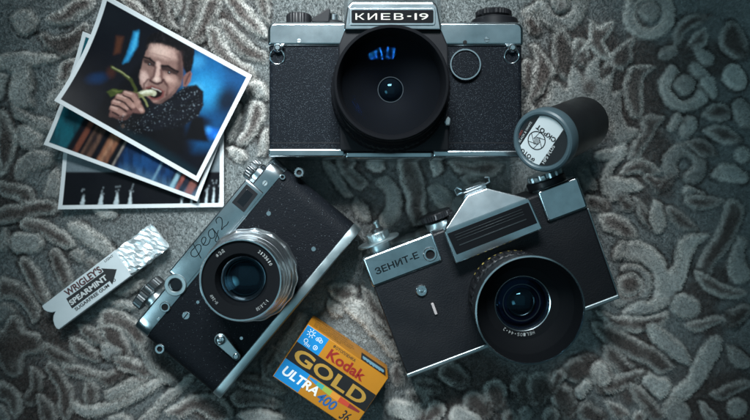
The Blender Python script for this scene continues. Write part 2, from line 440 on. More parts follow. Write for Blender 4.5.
# middle field
PB((334, 155), (350, 153), (357, 161), (352, 169), (361, 175), (369, 184), (361, 190), (350, 182), (340, 172)); PC((366, 158), (382, 158), (386, 168), (374, 172)); PC((376, 180), (388, 177), (397, 188), (402, 204), (398, 221), (386, 228), (378, 222), (385, 208), (387, 196), (381, 188)); PB((400, 157), (412, 159), (421, 172), (426, 190), (424, 206), (427, 219), (414, 226), (408, 214), (406, 196), (400, 180))
PC((428, 188), (440, 185), (451, 194), (459, 207), (452, 216), (440, 208), (433, 200)); PB((448, 157), (470, 163), (486, 159), (503, 166), (490, 176), (470, 175), (455, 171)); PC((430, 158), (440, 158), (444, 170), (434, 176)); PC((354, 198), (368, 207), (371, 220), (362, 222), (354, 211)); PC((322, 158), (332, 164), (346, 184), (352, 196), (344, 196), (330, 178)); PB((462, 178), (474, 176), (486, 182), (474, 188))
PC((342, 295), (358, 299), (373, 309), (385, 323), (394, 340), (401, 358), (391, 360), (380, 345), (366, 331), (352, 317), (341, 306)); PB((328, 286), (344, 283), (358, 292), (350, 301), (335, 299)); PB((362, 287), (377, 299), (390, 314), (399, 331), (391, 336), (378, 321), (364, 304)); PC((274, 354), (283, 338), (291, 325), (300, 313), (308, 320), (299, 336), (291, 351), (282, 364)); PB((262, 360), (272, 346), (278, 352), (272, 368), (262, 380)); PC((330, 300), (338, 304), (344, 314), (336, 318), (328, 310)); PB((396, 362), (404, 372), (404, 384), (396, 388), (390, 374))
# lower middle
B((408, 394, 6), (418, 398, 7), (426, 402, 4)); C((396, 408, 7), (414, 414, 7)); B((420, 384, 4), (436, 388, 6)); B((450, 372, 8), (462, 380, 7)); B((526, 388, 11), (526, 394, 8)); B((541, 388, 11), (538, 396, 8)); B((496, 392, 9), (500, 402, 7)); B((474, 402, 8), (484, 410, 8)); B((563, 398, 9), (568, 410, 8)); B((576, 372, 9), (588, 366, 9)); B((602, 372, 9), (606, 386, 7)); C((588, 384, 4), (580, 394, 4)); C((526, 413, 5), (524, 420, 5)); B((552, 416, 6), (548, 424, 6)); B((588, 412, 8), (600, 420, 7)); C((460, 416, 8), (474, 422, 6)); B((436, 410, 7), (428, 420, 6)); B((510, 418, 6)); B((560, 376, 5), (554, 388, 4))
# upper right: ring flower, spiked leaves, starburst
ring('C', 562, 4, 19, 6.5); C((562, 2, 7)); ring('C', 650, 14, 20, 5.5); C((650, 11, 8)); Kd((562, 4, 3))
B((531, 22, 5), (536, 30, 5)); C((528, 12, 4), (540, 4, 4))
for p in (((580, 44, 5), (584, 60, 6)), ((614, 58, 5), (610, 72, 5)), ((528, 66, 5), (530, 84, 6))): B(*p)
PB((556, 26), (563, 28), (574, 43), (577, 57), (571, 80), (556, 74), (552, 52)); PB((531, 45), (540, 48), (550, 62), (556, 73), (546, 90), (538, 100), (526, 106), (533, 80), (536, 62))
PB((591, 19), (599, 25), (602, 26), (612, 21), (617, 24), (608, 37), (606, 44), (611, 57), (599, 58), (591, 49), (578, 53), (587, 42), (590, 31)); PB((638, 37), (633, 48), (635, 58), (625, 70), (610, 66), (613, 52), (624, 43))
PB((630, 69), (640, 65), (657, 65), (647, 76), (644, 89), (643, 112), (633, 118), (625, 96), (625, 80)); PB((641, 116), (666, 116), (657, 129), (648, 146), (635, 160), (628, 154), (642, 130)); PB((631, 162), (643, 158), (663, 171), (651, 175), (632, 175), (617, 178))
PC((540, 107), (549, 97), (553, 80), (563, 88), (568, 86), (572, 66), (581, 73), (584, 79), (592, 60), (600, 59), (601, 76), (606, 79), (615, 70), (612, 86), (614, 92), (624, 89), (622, 105), (627, 126), (640, 130), (630, 143), (620, 148), (612, 132), (606, 118), (590, 112), (560, 112)); Kd((589, 87, 5))
PC((597, 153), (611, 149), (625, 145), (627, 153), (620, 163), (612, 176), (632, 179), (645, 187), (637, 191), (628, 193), (634, 202), (611, 202), (600, 182), (610, 161), (598, 160))
C((584, 172, 5), (590, 184, 6)); B((592, 202, 6), (604, 206, 6)); C((530, 108, 4), (534, 114, 5))
# far right
B((675, 46, 3), (682, 30, 4), (694, 20, 5), (712, 15, 4)); B((706, 28, 4), (700, 40, 6), (688, 48, 5)); C((664, 54, 4), (672, 50, 4)); ring('C', 686, 86, 20, 5.5, -60, 230); C((686, 84, 8)); C((696, 51, 3), (706, 57, 5), (714, 63, 3)); C((734, 75, 8), (738, 79, 8)); B((732, 26, 8), (734, 42, 10), (746, 52, 8)); C((708, 82, 5), (714, 92, 4))
ring('C', 686, 164, 15, 6.5, 150, 420); B((704, 116, 5), (720, 112, 7), (732, 114, 6)); B((706, 130, 4), (724, 134, 7), (742, 140, 5)); B((688, 142, 4), (702, 147, 6), (718, 155, 4)); C((714, 176, 4), (726, 172, 7), (744, 178, 9)); C((742, 108, 7), (748, 120, 6)); C((690, 124, 6), (686, 132, 5)); C((702, 196, 4), (690, 192, 5)); C((678, 118, 4), (672, 128, 3)); C((744, 154, 6)); B((660, 188, 4), (668, 182, 5)); B((650, 178, 4), (658, 184, 4))
PB((599, 216), (610, 213), (622, 217), (633, 226), (640, 237), (630, 241), (618, 236), (605, 229)); PB((635, 197), (646, 205), (657, 220), (662, 232), (650, 230), (639, 217)); PC((655, 199), (665, 208), (667, 225), (658, 234), (651, 222)); PB((667, 207), (679, 210), (691, 220), (699, 231), (686, 232), (673, 223)); PB((685, 198), (704, 195), (727, 200), (709, 209), (691, 208)); B((628, 206, 5), (622, 200, 4)); Kd((667, 192, 5))
PC((614, 253), (626, 243), (640, 242), (655, 248), (665, 259), (669, 271), (676, 262), (678, 246), (684, 237), (706, 233), (710, 237), (697, 247), (691, 258), (689, 275), (681, 291), (672, 304), (655, 314), (642, 312), (652, 300), (656, 288), (652, 274), (642, 265), (628, 261)); ring('C', 630, 286, 17, 5, -100, 130); B((630, 285, 9)); C((624, 246, 4), (618, 258, 3))
PB((727, 201), (739, 201), (745, 214), (739, 231), (729, 247), (717, 263), (708, 278), (699, 275), (699, 260), (707, 246), (717, 232), (723, 216)); PB((697, 271), (708, 275), (720, 283), (734, 287), (749, 292), (740, 299), (724, 298), (710, 293), (701, 285)); PC((739, 236), (748, 242), (746, 260), (753, 277), (738, 284), (728, 273), (731, 256)); C((684, 306, 9), (689, 308, 9)); B((744, 312, 6), (734, 320, 7))
# lower right
PC((622, 315), (636, 303), (650, 301), (666, 297), (671, 303), (656, 311), (640, 317)); PB((598, 311), (614, 315), (632, 317), (650, 317), (669, 312), (666, 325), (648, 332), (628, 332), (609, 326)); PB((592, 323), (608, 325), (626, 333), (646, 343), (663, 355), (675, 367), (662, 374), (646, 366), (626, 356), (605, 343)); PC((646, 325), (660, 326), (675, 337), (688, 350), (693, 364), (682, 364), (667, 353), (653, 343)); PB((605, 345), (616, 349), (627, 360), (639, 373), (628, 380), (615, 371), (605, 358))
PB((604, 384), (618, 375), (634, 371), (651, 373), (640, 383), (624, 389), (609, 395)); C((652, 384, 7), (662, 388, 8)); PB((631, 383), (642, 387), (653, 400), (667, 416), (654, 422), (641, 409), (633, 396)); PC((712, 336), (724, 340), (720, 358), (709, 375), (699, 389), (684, 404), (670, 404), (673, 390), (687, 379), (693, 366), (700, 352)); C((676, 410, 9), (682, 414, 8)); C((600, 370, 6), (604, 380, 5)); PB((686, 326), (700, 320), (718, 315), (726, 320), (712, 327), (696, 332)); PB((712, 394), (728, 384), (746, 380), (754, 386), (738, 392), (722, 401)); PB((700, 402), (712, 408), (720, 420), (706, 420)); PC((728, 346), (742, 350), (754, 362), (744, 370), (732, 362)); PB((606, 402), (620, 404), (632, 416), (616, 420)); B((640, 418, 5)); C((738, 408, 8))
# repeat of the motif beyond the frame
r_ = random.Random(3)
for i in range(260):
    x = r_.uniform(-420, 1180); y = r_.uniform(-330, 750)
    if -25 < x < 775 and -25 < y < 445: continue
    a = r_.uniform(0, 6.3); w = r_.uniform(5, 10)
    ST.append((r_.choice('BBC'), [(x + 11 * t * math.cos(a + t * .35), y + 11 * t * math.sin(a + t * .35), w * (1 - abs(t - 1) * .3)) for t in range(4)]))

def smooth_path(pts):
    if len(pts) < 3: return pts
    out = []; p = np.array(pts, float); n = len(p)
    for i in range(n - 1):
        p0 = p[max(i - 1, 0)]; p1 = p[i]; p2 = p[i + 1]; p3 = p[min(i + 2, n - 1)]
        for t in (0, .34, .67):
            out.append(tuple(.5 * (2 * p1 + (p2 - p0) * t + (2 * p0 - 5 * p1 + 4 * p2 - p3) * t * t + (3 * p1 - p0 - 3 * p2 + p3) * t ** 3)))
    out.append(tuple(p[-1])); return out
def widen(p):
    out = []
    for i, (a, b, c) in enumerate(p):
        is_ring = len(p) == 20
        end = len(p) > 2 and i in (0, len(p) - 1) and not is_ring
        out.append((a, b, c * (.5 if c < 6.5 else .8) if end else c * (1.2 if is_ring else 1.38) + .4))
    return out
def smooth_poly(pts):
    p = np.array(pts, float); n = len(p); out = []
    for i in range(n):
        p0, p1, p2, p3 = p[i - 1], p[i], p[(i + 1) % n], p[(i + 2) % n]
        for t in (0, .5): out.append(tuple(.5 * (2 * p1 + (p2 - p0) * t + (2 * p0 - 5 * p1 + 4 * p2 - p3) * t * t + (3 * p1 - p0 - 3 * p2 + p3) * t ** 3)))
    return out
STS = [(k_, ('poly', smooth_poly(p[1])) if p[0] == 'poly' else smooth_path(widen(p))) for k_, p in ST]
FIELD = np.array((.225, .250, .250)); CREAM = np.array((.49, .485, .458)); BROWN = np.array((.088, .070, .064)); DEEP = np.array((.045, .036, .033))

def carpet_at(X, Y):
    """height (mm) and pile colour of the carpet at photograph pixel positions"""
    n = len(X)
    wx = X + 2.4 * vnoise(X, Y, 11, 1) + 1.5 * vnoise(X, Y, 4.2, 2) + .7 * vnoise(X, Y, 1.7, 3)
    wy = Y + 2.4 * vnoise(X, Y, 11, 4) + 1.5 * vnoise(X, Y, 4.2, 5) + .7 * vnoise(X, Y, 1.7, 6)
    lo = vnoise(X, Y, 46, 7) + .6 * vnoise(X, Y, 21, 8)
    yarn = vnoise(X, Y, 1.5, 61) + .7 * vnoise(X, Y, 2.9, 62)          # which single yarns are dark or pale
    bs = np.clip(.5 * sstep(-.25, .45, lo) + .12 * yarn, 0, 1)[:, None]
    col = FIELD[None, :] * (1 - bs * .38) + np.array((.115, .098, .094)) * bs * .38
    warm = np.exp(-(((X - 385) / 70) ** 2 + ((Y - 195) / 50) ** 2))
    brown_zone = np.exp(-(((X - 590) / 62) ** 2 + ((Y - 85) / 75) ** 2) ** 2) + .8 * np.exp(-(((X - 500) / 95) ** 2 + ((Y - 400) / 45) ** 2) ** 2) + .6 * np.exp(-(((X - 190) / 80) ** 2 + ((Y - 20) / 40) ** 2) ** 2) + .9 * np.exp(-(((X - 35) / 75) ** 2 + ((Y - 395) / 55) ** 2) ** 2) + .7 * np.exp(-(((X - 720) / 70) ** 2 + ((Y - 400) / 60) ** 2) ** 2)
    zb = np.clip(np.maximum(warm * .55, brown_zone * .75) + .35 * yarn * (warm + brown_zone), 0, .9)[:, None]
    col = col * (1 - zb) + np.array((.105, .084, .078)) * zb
    hgt = np.full(n, -2.3) + .5 * lo
    order = np.argsort(X); Xs = X[order]
    for si, (kind, p) in enumerate(STS):
        tone_ = .74 + .42 * ((si * 7919) % 101) / 100.0; lift = .6 + .4 * ((si * 3571) % 97) / 96.0
        isp = p[0] == 'poly'
        q = np.array([(a, b, 0) for a, b in p[1]], float) if isp else np.array(p)
        rm = q[:, 2].max() + 9
        rmax = 9.0 if isp else q[:, 2].max()
        i0, i1 = np.searchsorted(Xs, (q[:, 0].min() - rm, q[:, 0].max() + rm))
        if i1 <= i0: continue
        ix = order[i0:i1]
        ix = ix[(Y[ix] > q[:, 1].min() - rm) & (Y[ix] < q[:, 1].max() + rm)]
        if len(ix) == 0: continue
        x = wx[ix]; y = wy[ix]; d = np.full(len(ix), 1e9); along = np.zeros(len(ix)); yn = yarn[ix]
        if isp: d = psdf(x, y, p[1]) - .8; p = []
        elif len(p) == 1: d = np.hypot(x - p[0][0], y - p[0][1]) - p[0][2]
        for k_, (a, b) in enumerate(zip(p[:-1], p[1:])):
            dd, t = segd(x, y, a[0], a[1], b[0], b[1]); dd = dd - (a[2] + (b[2] - a[2]) * t)
            along = np.where(dd < d, (k_ + t) / (len(p) - 1), along); d = np.minimum(d, dd)
        if kind == 'K':
            a = np.clip((1 - sstep(-7, 5, d)) * (.82 + .35 * yn), 0, .95)[:, None]
            col[ix] = col[ix] * (1 - a) + BROWN * a; hgt[ix] += .4 * (1 - sstep(-4, 2, d)); continue
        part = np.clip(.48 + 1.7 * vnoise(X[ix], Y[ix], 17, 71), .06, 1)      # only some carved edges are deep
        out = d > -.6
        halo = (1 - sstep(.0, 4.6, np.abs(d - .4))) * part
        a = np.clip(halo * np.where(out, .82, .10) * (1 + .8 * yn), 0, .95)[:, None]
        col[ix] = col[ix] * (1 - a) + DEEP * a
        ins = 1 - sstep(-2.4, 1.3, d + .7 * yn)
        if kind == 'C':
            ci = np.tile(CREAM, (len(ix), 1)) * (1 + .22 * vnoise(X[ix], Y[ix], 13, 9) + .12 * yn)[:, None]
            t = np.clip(.55 * sstep(2.0, min(7, rmax), -d) + .25 * yn + .5 * vnoise(X[ix], Y[ix], 16, 72), 0, .65)[:, None]
            ci = ci * (1 - t) + (FIELD * 1.08) * t
        else:
            core = sstep(.8, min(8.5, rmax * .9), -d + 1.3 * yn)
            foot = sstep(.55, 1.0, along) * (.75 + .5 * yn)
            t = np.clip(np.maximum(core * .92, foot) * (1 + .3 * vnoise(X[ix], Y[ix], 14, 73)), 0, .94)[:, None]
            ci = CREAM * .95 * (1 - t) + BROWN * t
        ci = ci * tone_ * (1 + .25 * lo[ix])[:, None]
        a = ins[:, None]; col[ix] = col[ix] * (1 - a) + ci * a
        top = -.9 * lift + .9 * lift * (1 - (1 - np.clip(-d / 9.0, 0, 1)) ** 2) - .9 * lift * sstep(-3.2, 0, d) - (.35 if kind == 'B' else 0) + .3 * lo[ix]
        if kind == 'B': top = top - .5 * sstep(.6, 1, along)
        h0 = hgt[ix] - .7 * halo * out
        insh = 1 - sstep(-4.0, 2.6, d)
        hgt[ix] = h0 * (1 - insh) + np.maximum(top, h0 * .4) * insh
    return hgt, col

def axis_pts(a0, a1, step, far):
    mid = np.arange(a0, a1 + step, step); lo_ = []; x = a0; s = step
    while x > far[0]: s *= 1.09; x -= min(s, 9); lo_.append(x)
    hi = []; x = mid[-1]; s = step
    while x < far[1]: s *= 1.09; x += min(s, 9); hi.append(x)
    return np.concatenate([lo_[::-1], mid, hi])
ax_ = axis_pts(-20, 770, 1.0, (-420, 1180)); ay_ = axis_pts(-20, 440, 1.0, (-330, 750))
gx, gy = np.meshgrid(ax_, ay_); X = gx.ravel(); Y = gy.ravel()
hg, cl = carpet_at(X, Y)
fib = vnoise(X, Y, 1.6, 31) + .6 * vnoise(X, Y, 3.1, 32)
hz = hg + .30 * fib
me = bpy.data.meshes.new('carpet')
nx, ny = len(ax_), len(ay_)
co = np.stack([(X - 375) * K, (210 - Y) * K, np.minimum(hz, .15) * 1e-3], 1)
idx = np.arange(nx * ny).reshape(ny, nx)
qd = np.stack([idx[1:, :-1], idx[1:, 1:], idx[:-1, 1:], idx[:-1, :-1]], -1).reshape(-1, 4)
def np_mesh(me, co, faces, k_):
    nf = len(faces)
    me.vertices.add(len(co)); me.vertices.foreach_set('co', co.astype(np.float32).ravel())
    me.loops.add(nf * k_); me.loops.foreach_set('vertex_index', faces.astype(np.int32).ravel())
    me.polygons.add(nf); me.polygons.foreach_set('loop_start', (np.arange(nf) * k_).astype(np.int32))
    me.update(calc_edges=True)
def set_col(me, name, C_):
    a = me.color_attributes.new(name, 'FLOAT_COLOR', 'POINT')
    a.data.foreach_set('color', np.concatenate([np.clip(C_, 0, 1), np.ones((len(C_), 1))], 1).astype(np.float32).ravel())
np_mesh(me, co, qd, 4)
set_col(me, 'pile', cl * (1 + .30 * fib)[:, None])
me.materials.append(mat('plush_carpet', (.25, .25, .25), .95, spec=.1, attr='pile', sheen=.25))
me.shade_smooth()
carpet = bpy.data.objects.new('carpet', me); COL.objects.link(carpet)
carpet['kind'] = 'structure'
# pile: short leaning yarn tips standing on the carpet
NP = 700000
X = RNG.uniform(-18, 768, NP); Y = RNG.uniform(-18, 438, NP)
hg, cl = carpet_at(X, Y)
ln = RNG.uniform(1.2, 2.6, NP); an = RNG.uniform(0, 2 * np.pi, NP)
le = RNG.uniform(.25, 1.0, NP); drift = 2.6 * vnoise(X, Y, 26, 40)
dx = le * np.cos(an) + drift * .5; dy = le * np.sin(an) + 1.3 * vnoise(X, Y, 26, 41)
wd = RNG.uniform(.16, .30, NP); pa = an + np.pi / 2
bx_, by_ = (X - 375) * K * 1e3, (210 - Y) * K * 1e3
z0_ = hg - .5; z1_ = np.minimum(hg + ln * .62, .9)
v0 = np.stack([bx_ - wd * np.cos(pa), by_ - wd * np.sin(pa), z0_], 1)
v1 = np.stack([bx_ + wd * np.cos(pa), by_ + wd * np.sin(pa), z0_], 1)
v2 = np.stack([bx_ + dx, by_ + dy, z1_], 1)
co = np.stack([v0, v1, v2], 1).reshape(-1, 3) * 1e-3
me = bpy.data.meshes.new('carpet_pile')
np_mesh(me, co, np.arange(NP * 3).reshape(-1, 3), 3)
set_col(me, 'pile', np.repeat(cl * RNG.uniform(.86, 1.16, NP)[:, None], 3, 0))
me.materials.append(MATS['plush_carpet'])
pile = bpy.data.objects.new('carpet_pile', me); COL.objects.link(pile)
pile['kind'] = 'stuff'; pile['label'] = 'short plush pile of the carved floral carpet'
# ------------------------------------------------------------------ reflex camera with the raised nameplate
def screw(t, px, py, z, rpx, material, name='screw', slot=True):
    c = t.L(px, py, z); r = rpx * t.mm(z)
    m = MB(); m.lathe([(r, z - .6), (r, z + .1), (r * .85, z + .4)], (c[0], c[1], 0), seg=24)
    if slot:
        m2 = MB()
    o = m.build(name, material, t)
    if slot:
        m2.box(c[0] - r * .8, c[0] + r * .8, c[1] - r * .13, c[1] + r * .13, z + .3, z + .46, 0.02)
        m2.build('slot', HOLE, o)
    return o

k = Thing('slr_camera', 'large reflex camera with grained black leather, lettered nameplate and straight stance beside the prints',
          'camera', Vector((P(395.5, 90, 33).x, P(395.5, 90, 33).y, 0)))
zt = 33
def krect(a, b, c, d, z): return rect(*k.L(a, d, z), *k.L(c, b, z))
m = MB(); m.slab(rpoly(krect(269, 38, 522, 152.5, 31.5), 3.0), 1, 32, 2.2); kb = m.build('body', LEATHER, k)
m = MB()                                   # dark border line at the foot of the leather
m.slab(krect(271, 142.5, 521, 143.6, 32), 31.6, 32.15, 0.05); m.build('seam', BLACK, kb)
m = MB(); m.slab(rpoly(krect(267.5, 22, 523.5, 46, 33), [2, 2, 5, 5]), 1, 33.4, 1.6); kt = m.build('top_plate', SATIN, k)
m = MB()
m.slab(rpoly(krect(268, 148.5, 345, 157, 33), 1.4), 1, 33.2, 1.0)
m.slab(rpoly(krect(433, 150, 523, 157.5, 33), 1.4), 1, 33.2, 1.0)
m.slab(rpoly(krect(345.2, 151.5, 432.8, 158.5, 34), 1.4), 1, 34.4, 1.0)
m.build('bottom_plate', SATIN, k)
# finder housing
m = MB()
z0 = 39
pts = [(*k.L(x, y, z0), z0) for x, y in ((344, 30), (347.5, 7), (352, 2.5), (433, 2.5), (437.5, 7), (441.5, 30))]
pts += [(*k.L(x, y, 22), 22) for x, y in ((352, -22), (433, -22), (344, 2), (441, 2))]
pts += [(*k.L(x, y, 4), 4) for x, y in ((350, -20), (436, -20), (344, 24), (441, 24))]
m.hull(pts, .8); kp = m.build('finder_housing', SATIN, k)
m = MB()
m.slab(rpoly(krect(349, 8, 435.5, 25.5, 39.5), 1.6), 38.6, 39.5, .3)
kn = m.build('nameplate', CHROME, k)
m = MB(); m.slab(rpoly(krect(351.5, 10, 433.5, 23.2, 39.6), .9), 39.2, 39.66, .1); m.build('plate_face', MATTE, kn)
m = MB(); 
for w, a, b in (('К', 355.5, 364.5), ('И', 367.8, 377), ('Е', 381, 390.3), ('В', 394, 403.5), ('1', 414.6, 416.8), ('9', 419.3, 428.3)):
    k.text(m, w, (a, 19.9), (b, 19.9), 6.4, 39.7, .0)
k.text(m, '-', (407.3, 16.9), (411.2, 16.9), 1.1, 39.7, .012)
m.build('lettering', IVORY, kn)
# front shield behind the lens
m = MB(); m.slab(rpoly(k.Ls([(345.5, 28), (440.5, 28), (448, 46), (449, 151), (340, 151), (338.5, 46)], 36), 1.5), 30, 36.4, .8)
m.build('mount_shield', BLACK, k)
# lens
c = k.L(391.5, 82.5, 75)
m = MB()
m.lathe([(31.3, 33), (31.6, 34), (31.6, 40), (31.0, 41), (30.6, 41.2), (30.6, 43), (30.9, 43.2, 1), (30.9, 56, 1), (30.4, 56.4), (29.2, 57), (28.9, 66),
         (28.4, 66.4), (28.4, 74.4), (27.9, 75), (26.8, 75), (26.3, 74.2), (25.0, 67), (24.6, 65.4), (20, 61.5), (14, 57.6), (8, 54.2), (6.6, 53.3), (6.4, 52.5)], (*c, 0), seg=192, knurl=(64, .5))
kl = m.build('lens', LENSBLACK, k)
m = MB(); m.dome(c, 24.6, 65.6, 4.8, seg=96, n=16); m.build('front_glass', BLUECOAT, kl)
m = MB(); m.dome(c, 6.3, 52.8, 3.6, n=20); m.build('inner_glass', CYANGLASS, kl)
m = MB(); m.lathe([(6.5, 53.2), (6.7, 53.7), (6.35, 53.7), (6.25, 53.2)], (*c, 0), caps=(False, False)); m.build('inner_rim', DARKMETAL, kl)
# round self timer boss
c = k.L(465.5, 64.5, 34); r = 16 * k.mm(34)
m = MB(); m.lathe([(r, 31), (r, 33.8), (r - .35, 34.3), (r - 1.0, 34.3), (r - 1.25, 33.6), (r - 1.25, 31)], (*c, 0), caps=(False, False))
kd = m.build('dial_rim', CHROME, k)
m = MB(); m.lathe([(r - 1.2, 31), (r - 1.2, 33.3), (r - 2, 33.7)], (*c, 0)); m.build('dial_face', LEATHER, kd)
screw(k, 299, 41, 33.3, 2.2, DULL); screw(k, 487, 40, 33.3, 2.6, CHROME); screw(k, 465, 42.4, 33.3, 2.1, HOLE, 'sync_socket', False)
# lens release lever
m = MB(); m.slab(rpoly(k.Ls([(443.5, 122), (448, 116), (451, 118.5), (450, 125), (446, 125.5)], 39), .6), 35, 39, .5); m.build('lens_release', DULL, k)
# strap lugs with their rings
for lx, ly, rx, ry, sl in ((278, 48.5, 277, 56.5, 1), (512, 48.5, 512, 55.5, -1)):
    a = k.L(lx, ly, 33)
    m = MB(); m.lathe([(2.6, 31.5), (2.6, 33.5), (1.8, 35.2), (1.2, 35.6)], (*a, 0), seg=32)
    m.slab(rpoly(krect(lx - 3 + sl * 3, ly - 3.3, lx + 3 + sl * 3, ly - 1.3, 34), .5), 33, 35, .3)
    lug = m.build('strap_lug', CHROME, k)
    b = k.L(rx, ry, 33.8); rr = 7.2 * k.mm(34)
    m = MB(); m.tube([(b[0] + rr * math.cos(t), b[1] + rr * math.sin(t), 33.0 + 1.2 * math.sin(t)) for t in np.linspace(0, 2 * math.pi, 40)[:-1]], .42, 10, True)
    m.build('strap_ring', CHROME, lug)
# knobs on the top edge (axes along the camera's height)
yt = k.L(300, 22, 33)[1]
def yknob(t, px, prof, zc, material, name, knurl=None, seg=72, y0=None, parent=None):
    x = t.L(px, 10, zc)[0] if not isinstance(px, tuple) else t.L(*px, zc)[0]
    m = MB(); m.lathe(prof, (x, yt if y0 is None else y0, zc), 'Y', seg, knurl)
    return m.build(name, material, parent or t)
yknob(k, 299, [(7.0, -1), (7.2, 0, 1), (7.2, 6.6, 1), (6.6, 7.4), (5.5, 7.8)], 19, BLACK2, 'counter_knob', (30, .4))
sh = yknob(k, 333, [(6.6, -1), (6.6, 2.8), (6.0, 3.4), (3.6, 3.6)], 19, BLACK2, 'shutter_collar')
yknob(k, 333.5, [(2.7, 3.2), (2.7, 7.0), (2.3, 7.6), (1.4, 7.7)], 20, CHROME, 'shutter_button', parent=sh)
m = MB(); m.slab(k.Ls([(312, 22), (311, 19), (327, 8.5), (330, 9), (329, 22)], 26), 14, 26, .5); m.build('wind_lever', BLACK2, k)
rk = yknob(k, 494.5, [(13.2, -1), (13.2, 4.2), (12.8, 4.8), (8.5, 5.0)], 17, BLACK2, 'speed_dial')
yknob(k, 493.5, [(9.2, 4.6), (9.2, 6.0), (10.2, 7.0, 1), (10.2, 9.4, 1), (9.4, 10.0)], 17, BLACK2, 'dial_cap', (40, .4), parent=rk)
for px in (461, 465): yknob(k, px, [(.8, -1), (.8, 1.8), (.5, 2.0)], 26, BLACK, 'pin', seg=16)

# ------------------------------------------------------------------ rangefinder camera
f = Thing('rangefinder_camera', 'old silver and black rangefinder camera lying slanted, its round silver lens with scalloped ring',
          'camera', Vector((P(262, 280, 20).x, P(262, 280, 20).y, 0)), 50.1)
ZF = 30
xl = f.L(186, 361, 12)[0]; xr = f.L(321, 196, 12)[0]
yb = f.L(292, 312.6, ZF)[1]; ys = f.L(288, 302, ZF)[1]
yp = f.L(202, 270, ZF)[1]; yh = f.L(205.5, 227.5, ZF)[1]; ye = yh - 4.2
def stad(x0, x1, z0, z1, r): return rpoly(rect(x0, z0, x1, z1), r, 8)
print('FED', xl, xr, yb, ys, yp, ye, yh)
m = MB(); m.slab(stad(xl, xr, 0.5, ZF, 10), yb + 1, yp + 1, 0, 'Y'); m.build('body', LEATHER2, f)
m = MB(); m.slab(stad(xl - .4, xr + .4, 0, ZF + .5, 10), yb, ys, .8, 'Y'); m.build('bottom_plate', DULL, f)
m = MB(); m.slab(stad(xl - .3, xr + .3, 0.2, ZF + .4, 10), yp, ye, 1.0, 'Y', 0.2)
ft = m.build('top_plate', SATIN, f)
xs0 = f.L(168, 272, ZF)[0]; xs1 = f.L(254, 183.5, ZF)[0]
m = MB(); m.slab(rpoly(rect(xs0, 6, xs1, ZF + .9), 2.0), yp + 1.2, yh, .9, 'Y', .2); m.build('finder_housing', SATIN, f)
# windows
wq = f.Ls([(246.7, 184), (258, 194), (244, 212.5), (231.7, 202.5)], ZF + 1)
m = MB(); m.slab(rpoly(wq, .5), ZF + .5, ZF + 1.15, .1); fw = m.build('finder_window', BLACK2, f)
m = MB(); m.slab(offset_poly(ccw(wq), 2.0), ZF + 1.0, ZF + 1.25, .05); m.build('window_glass', mat('dark_glass', (.006, .007, .009), .05, spec=.6), fw)
c = f.L(175.5, 285, ZF + 1); mmf = f.mm(ZF)
m = MB(); m.lathe([(11.2 * mmf, ZF), (11.2 * mmf, ZF + 1), (10.4 * mmf, ZF + 1.6), (7.4 * mmf, ZF + 1.6), (6.6 * mmf, ZF + 1.2), (6.4 * mmf, ZF + .5)], (*c, 0), seg=64)
fr_ = m.build('rangefinder_window', DULL, f)
m = MB(); m.lathe([(6.5 * mmf, ZF + .4), (6.5 * mmf, ZF + .9), (5 * mmf, ZF + 1.1)], (*c, 0), seg=48); m.build('window_glass', MATS['dark_glass'], fr_)
c = f.L(165, 307, ZF + 1)
m = MB(); m.lathe([(5.4 * mmf, ZF), (5.4 * mmf, ZF + .9), (4.8 * mmf, ZF + 1.3), (3.4 * mmf, ZF + 1.3), (3.2 * mmf, ZF + .3)], (*c, 0), seg=48, caps=(True, False))
fs = m.build('flash_socket', CHROME, f)
m = MB(); m.lathe([(3.3 * mmf, ZF + .2), (3.3 * mmf, ZF + .7)], (*c, 0), seg=32); m.build('socket_hole', HOLE, fs)
screw(f, 265, 183.3, ZF + .4, 2.8, DULL); screw(f, 158.7, 319, ZF + .4, 1.6, CHROME, slot=False)
# script lettering engraved in the top housing
m = MB()
SCRIPT = [[(.30, -.35), (.42, .2), (.56, .8), (.68, 1.30)],
          [(.52, .86), (.22, .88), (.02, .58), (.12, .22), (.42, .14), (.80, .34), (.92, .68), (.74, .90), (.52, .86)],
          [(1.02, .42), (1.34, .50), (1.52, .74), (1.40, .94), (1.16, .80), (1.08, .40), (1.24, .12), (1.50, .16), (1.72, .36)],
          [(2.24, .84), (1.98, .92), (1.76, .64), (1.74, .26), (1.96, .12), (2.18, .42), (2.28, .86), (2.20, .20), (2.06, -.32), (1.84, -.42), (1.82, -.18), (2.12, .04), (2.46, .28)],
          [(2.72, .86), (2.86, 1.16), (3.12, 1.14), (3.16, .80), (2.92, .40), (2.62, .08), (2.84, .10), (3.10, .02), (3.34, .12)]]
a0 = Vector(f.L(195.5, 259.5, ZF + 1)); a1 = Vector(f.L(230.0, 221.5, ZF + 1)); ex = (a1 - a0) / 3.4; ey = Vector((-ex.y, ex.x)) * .66
def catmull(p, n=6):
    p = [Vector(q) for q in p]; out = []
    for i in range(len(p) - 1):
        p0, p1, p2, p3 = p[max(i - 1, 0)], p[i], p[i + 1], p[min(i + 2, len(p) - 1)]
        for t in np.linspace(0, 1, n, endpoint=False): out.append(.5 * (2 * p1 + (p2 - p0) * t + (2 * p0 - 5 * p1 + 4 * p2 - p3) * t * t + (3 * p1 - p0 - 3 * p2 + p3) * t ** 3))
    return out + [p[-1]]
for st in SCRIPT:
    m.tube([(*(a0 + ex * (q.x * 1.0) + ey * q.y), ZF + .93) for q in catmull(st)], .24, 6)
m.build('lettering', ENGRAVE, f)
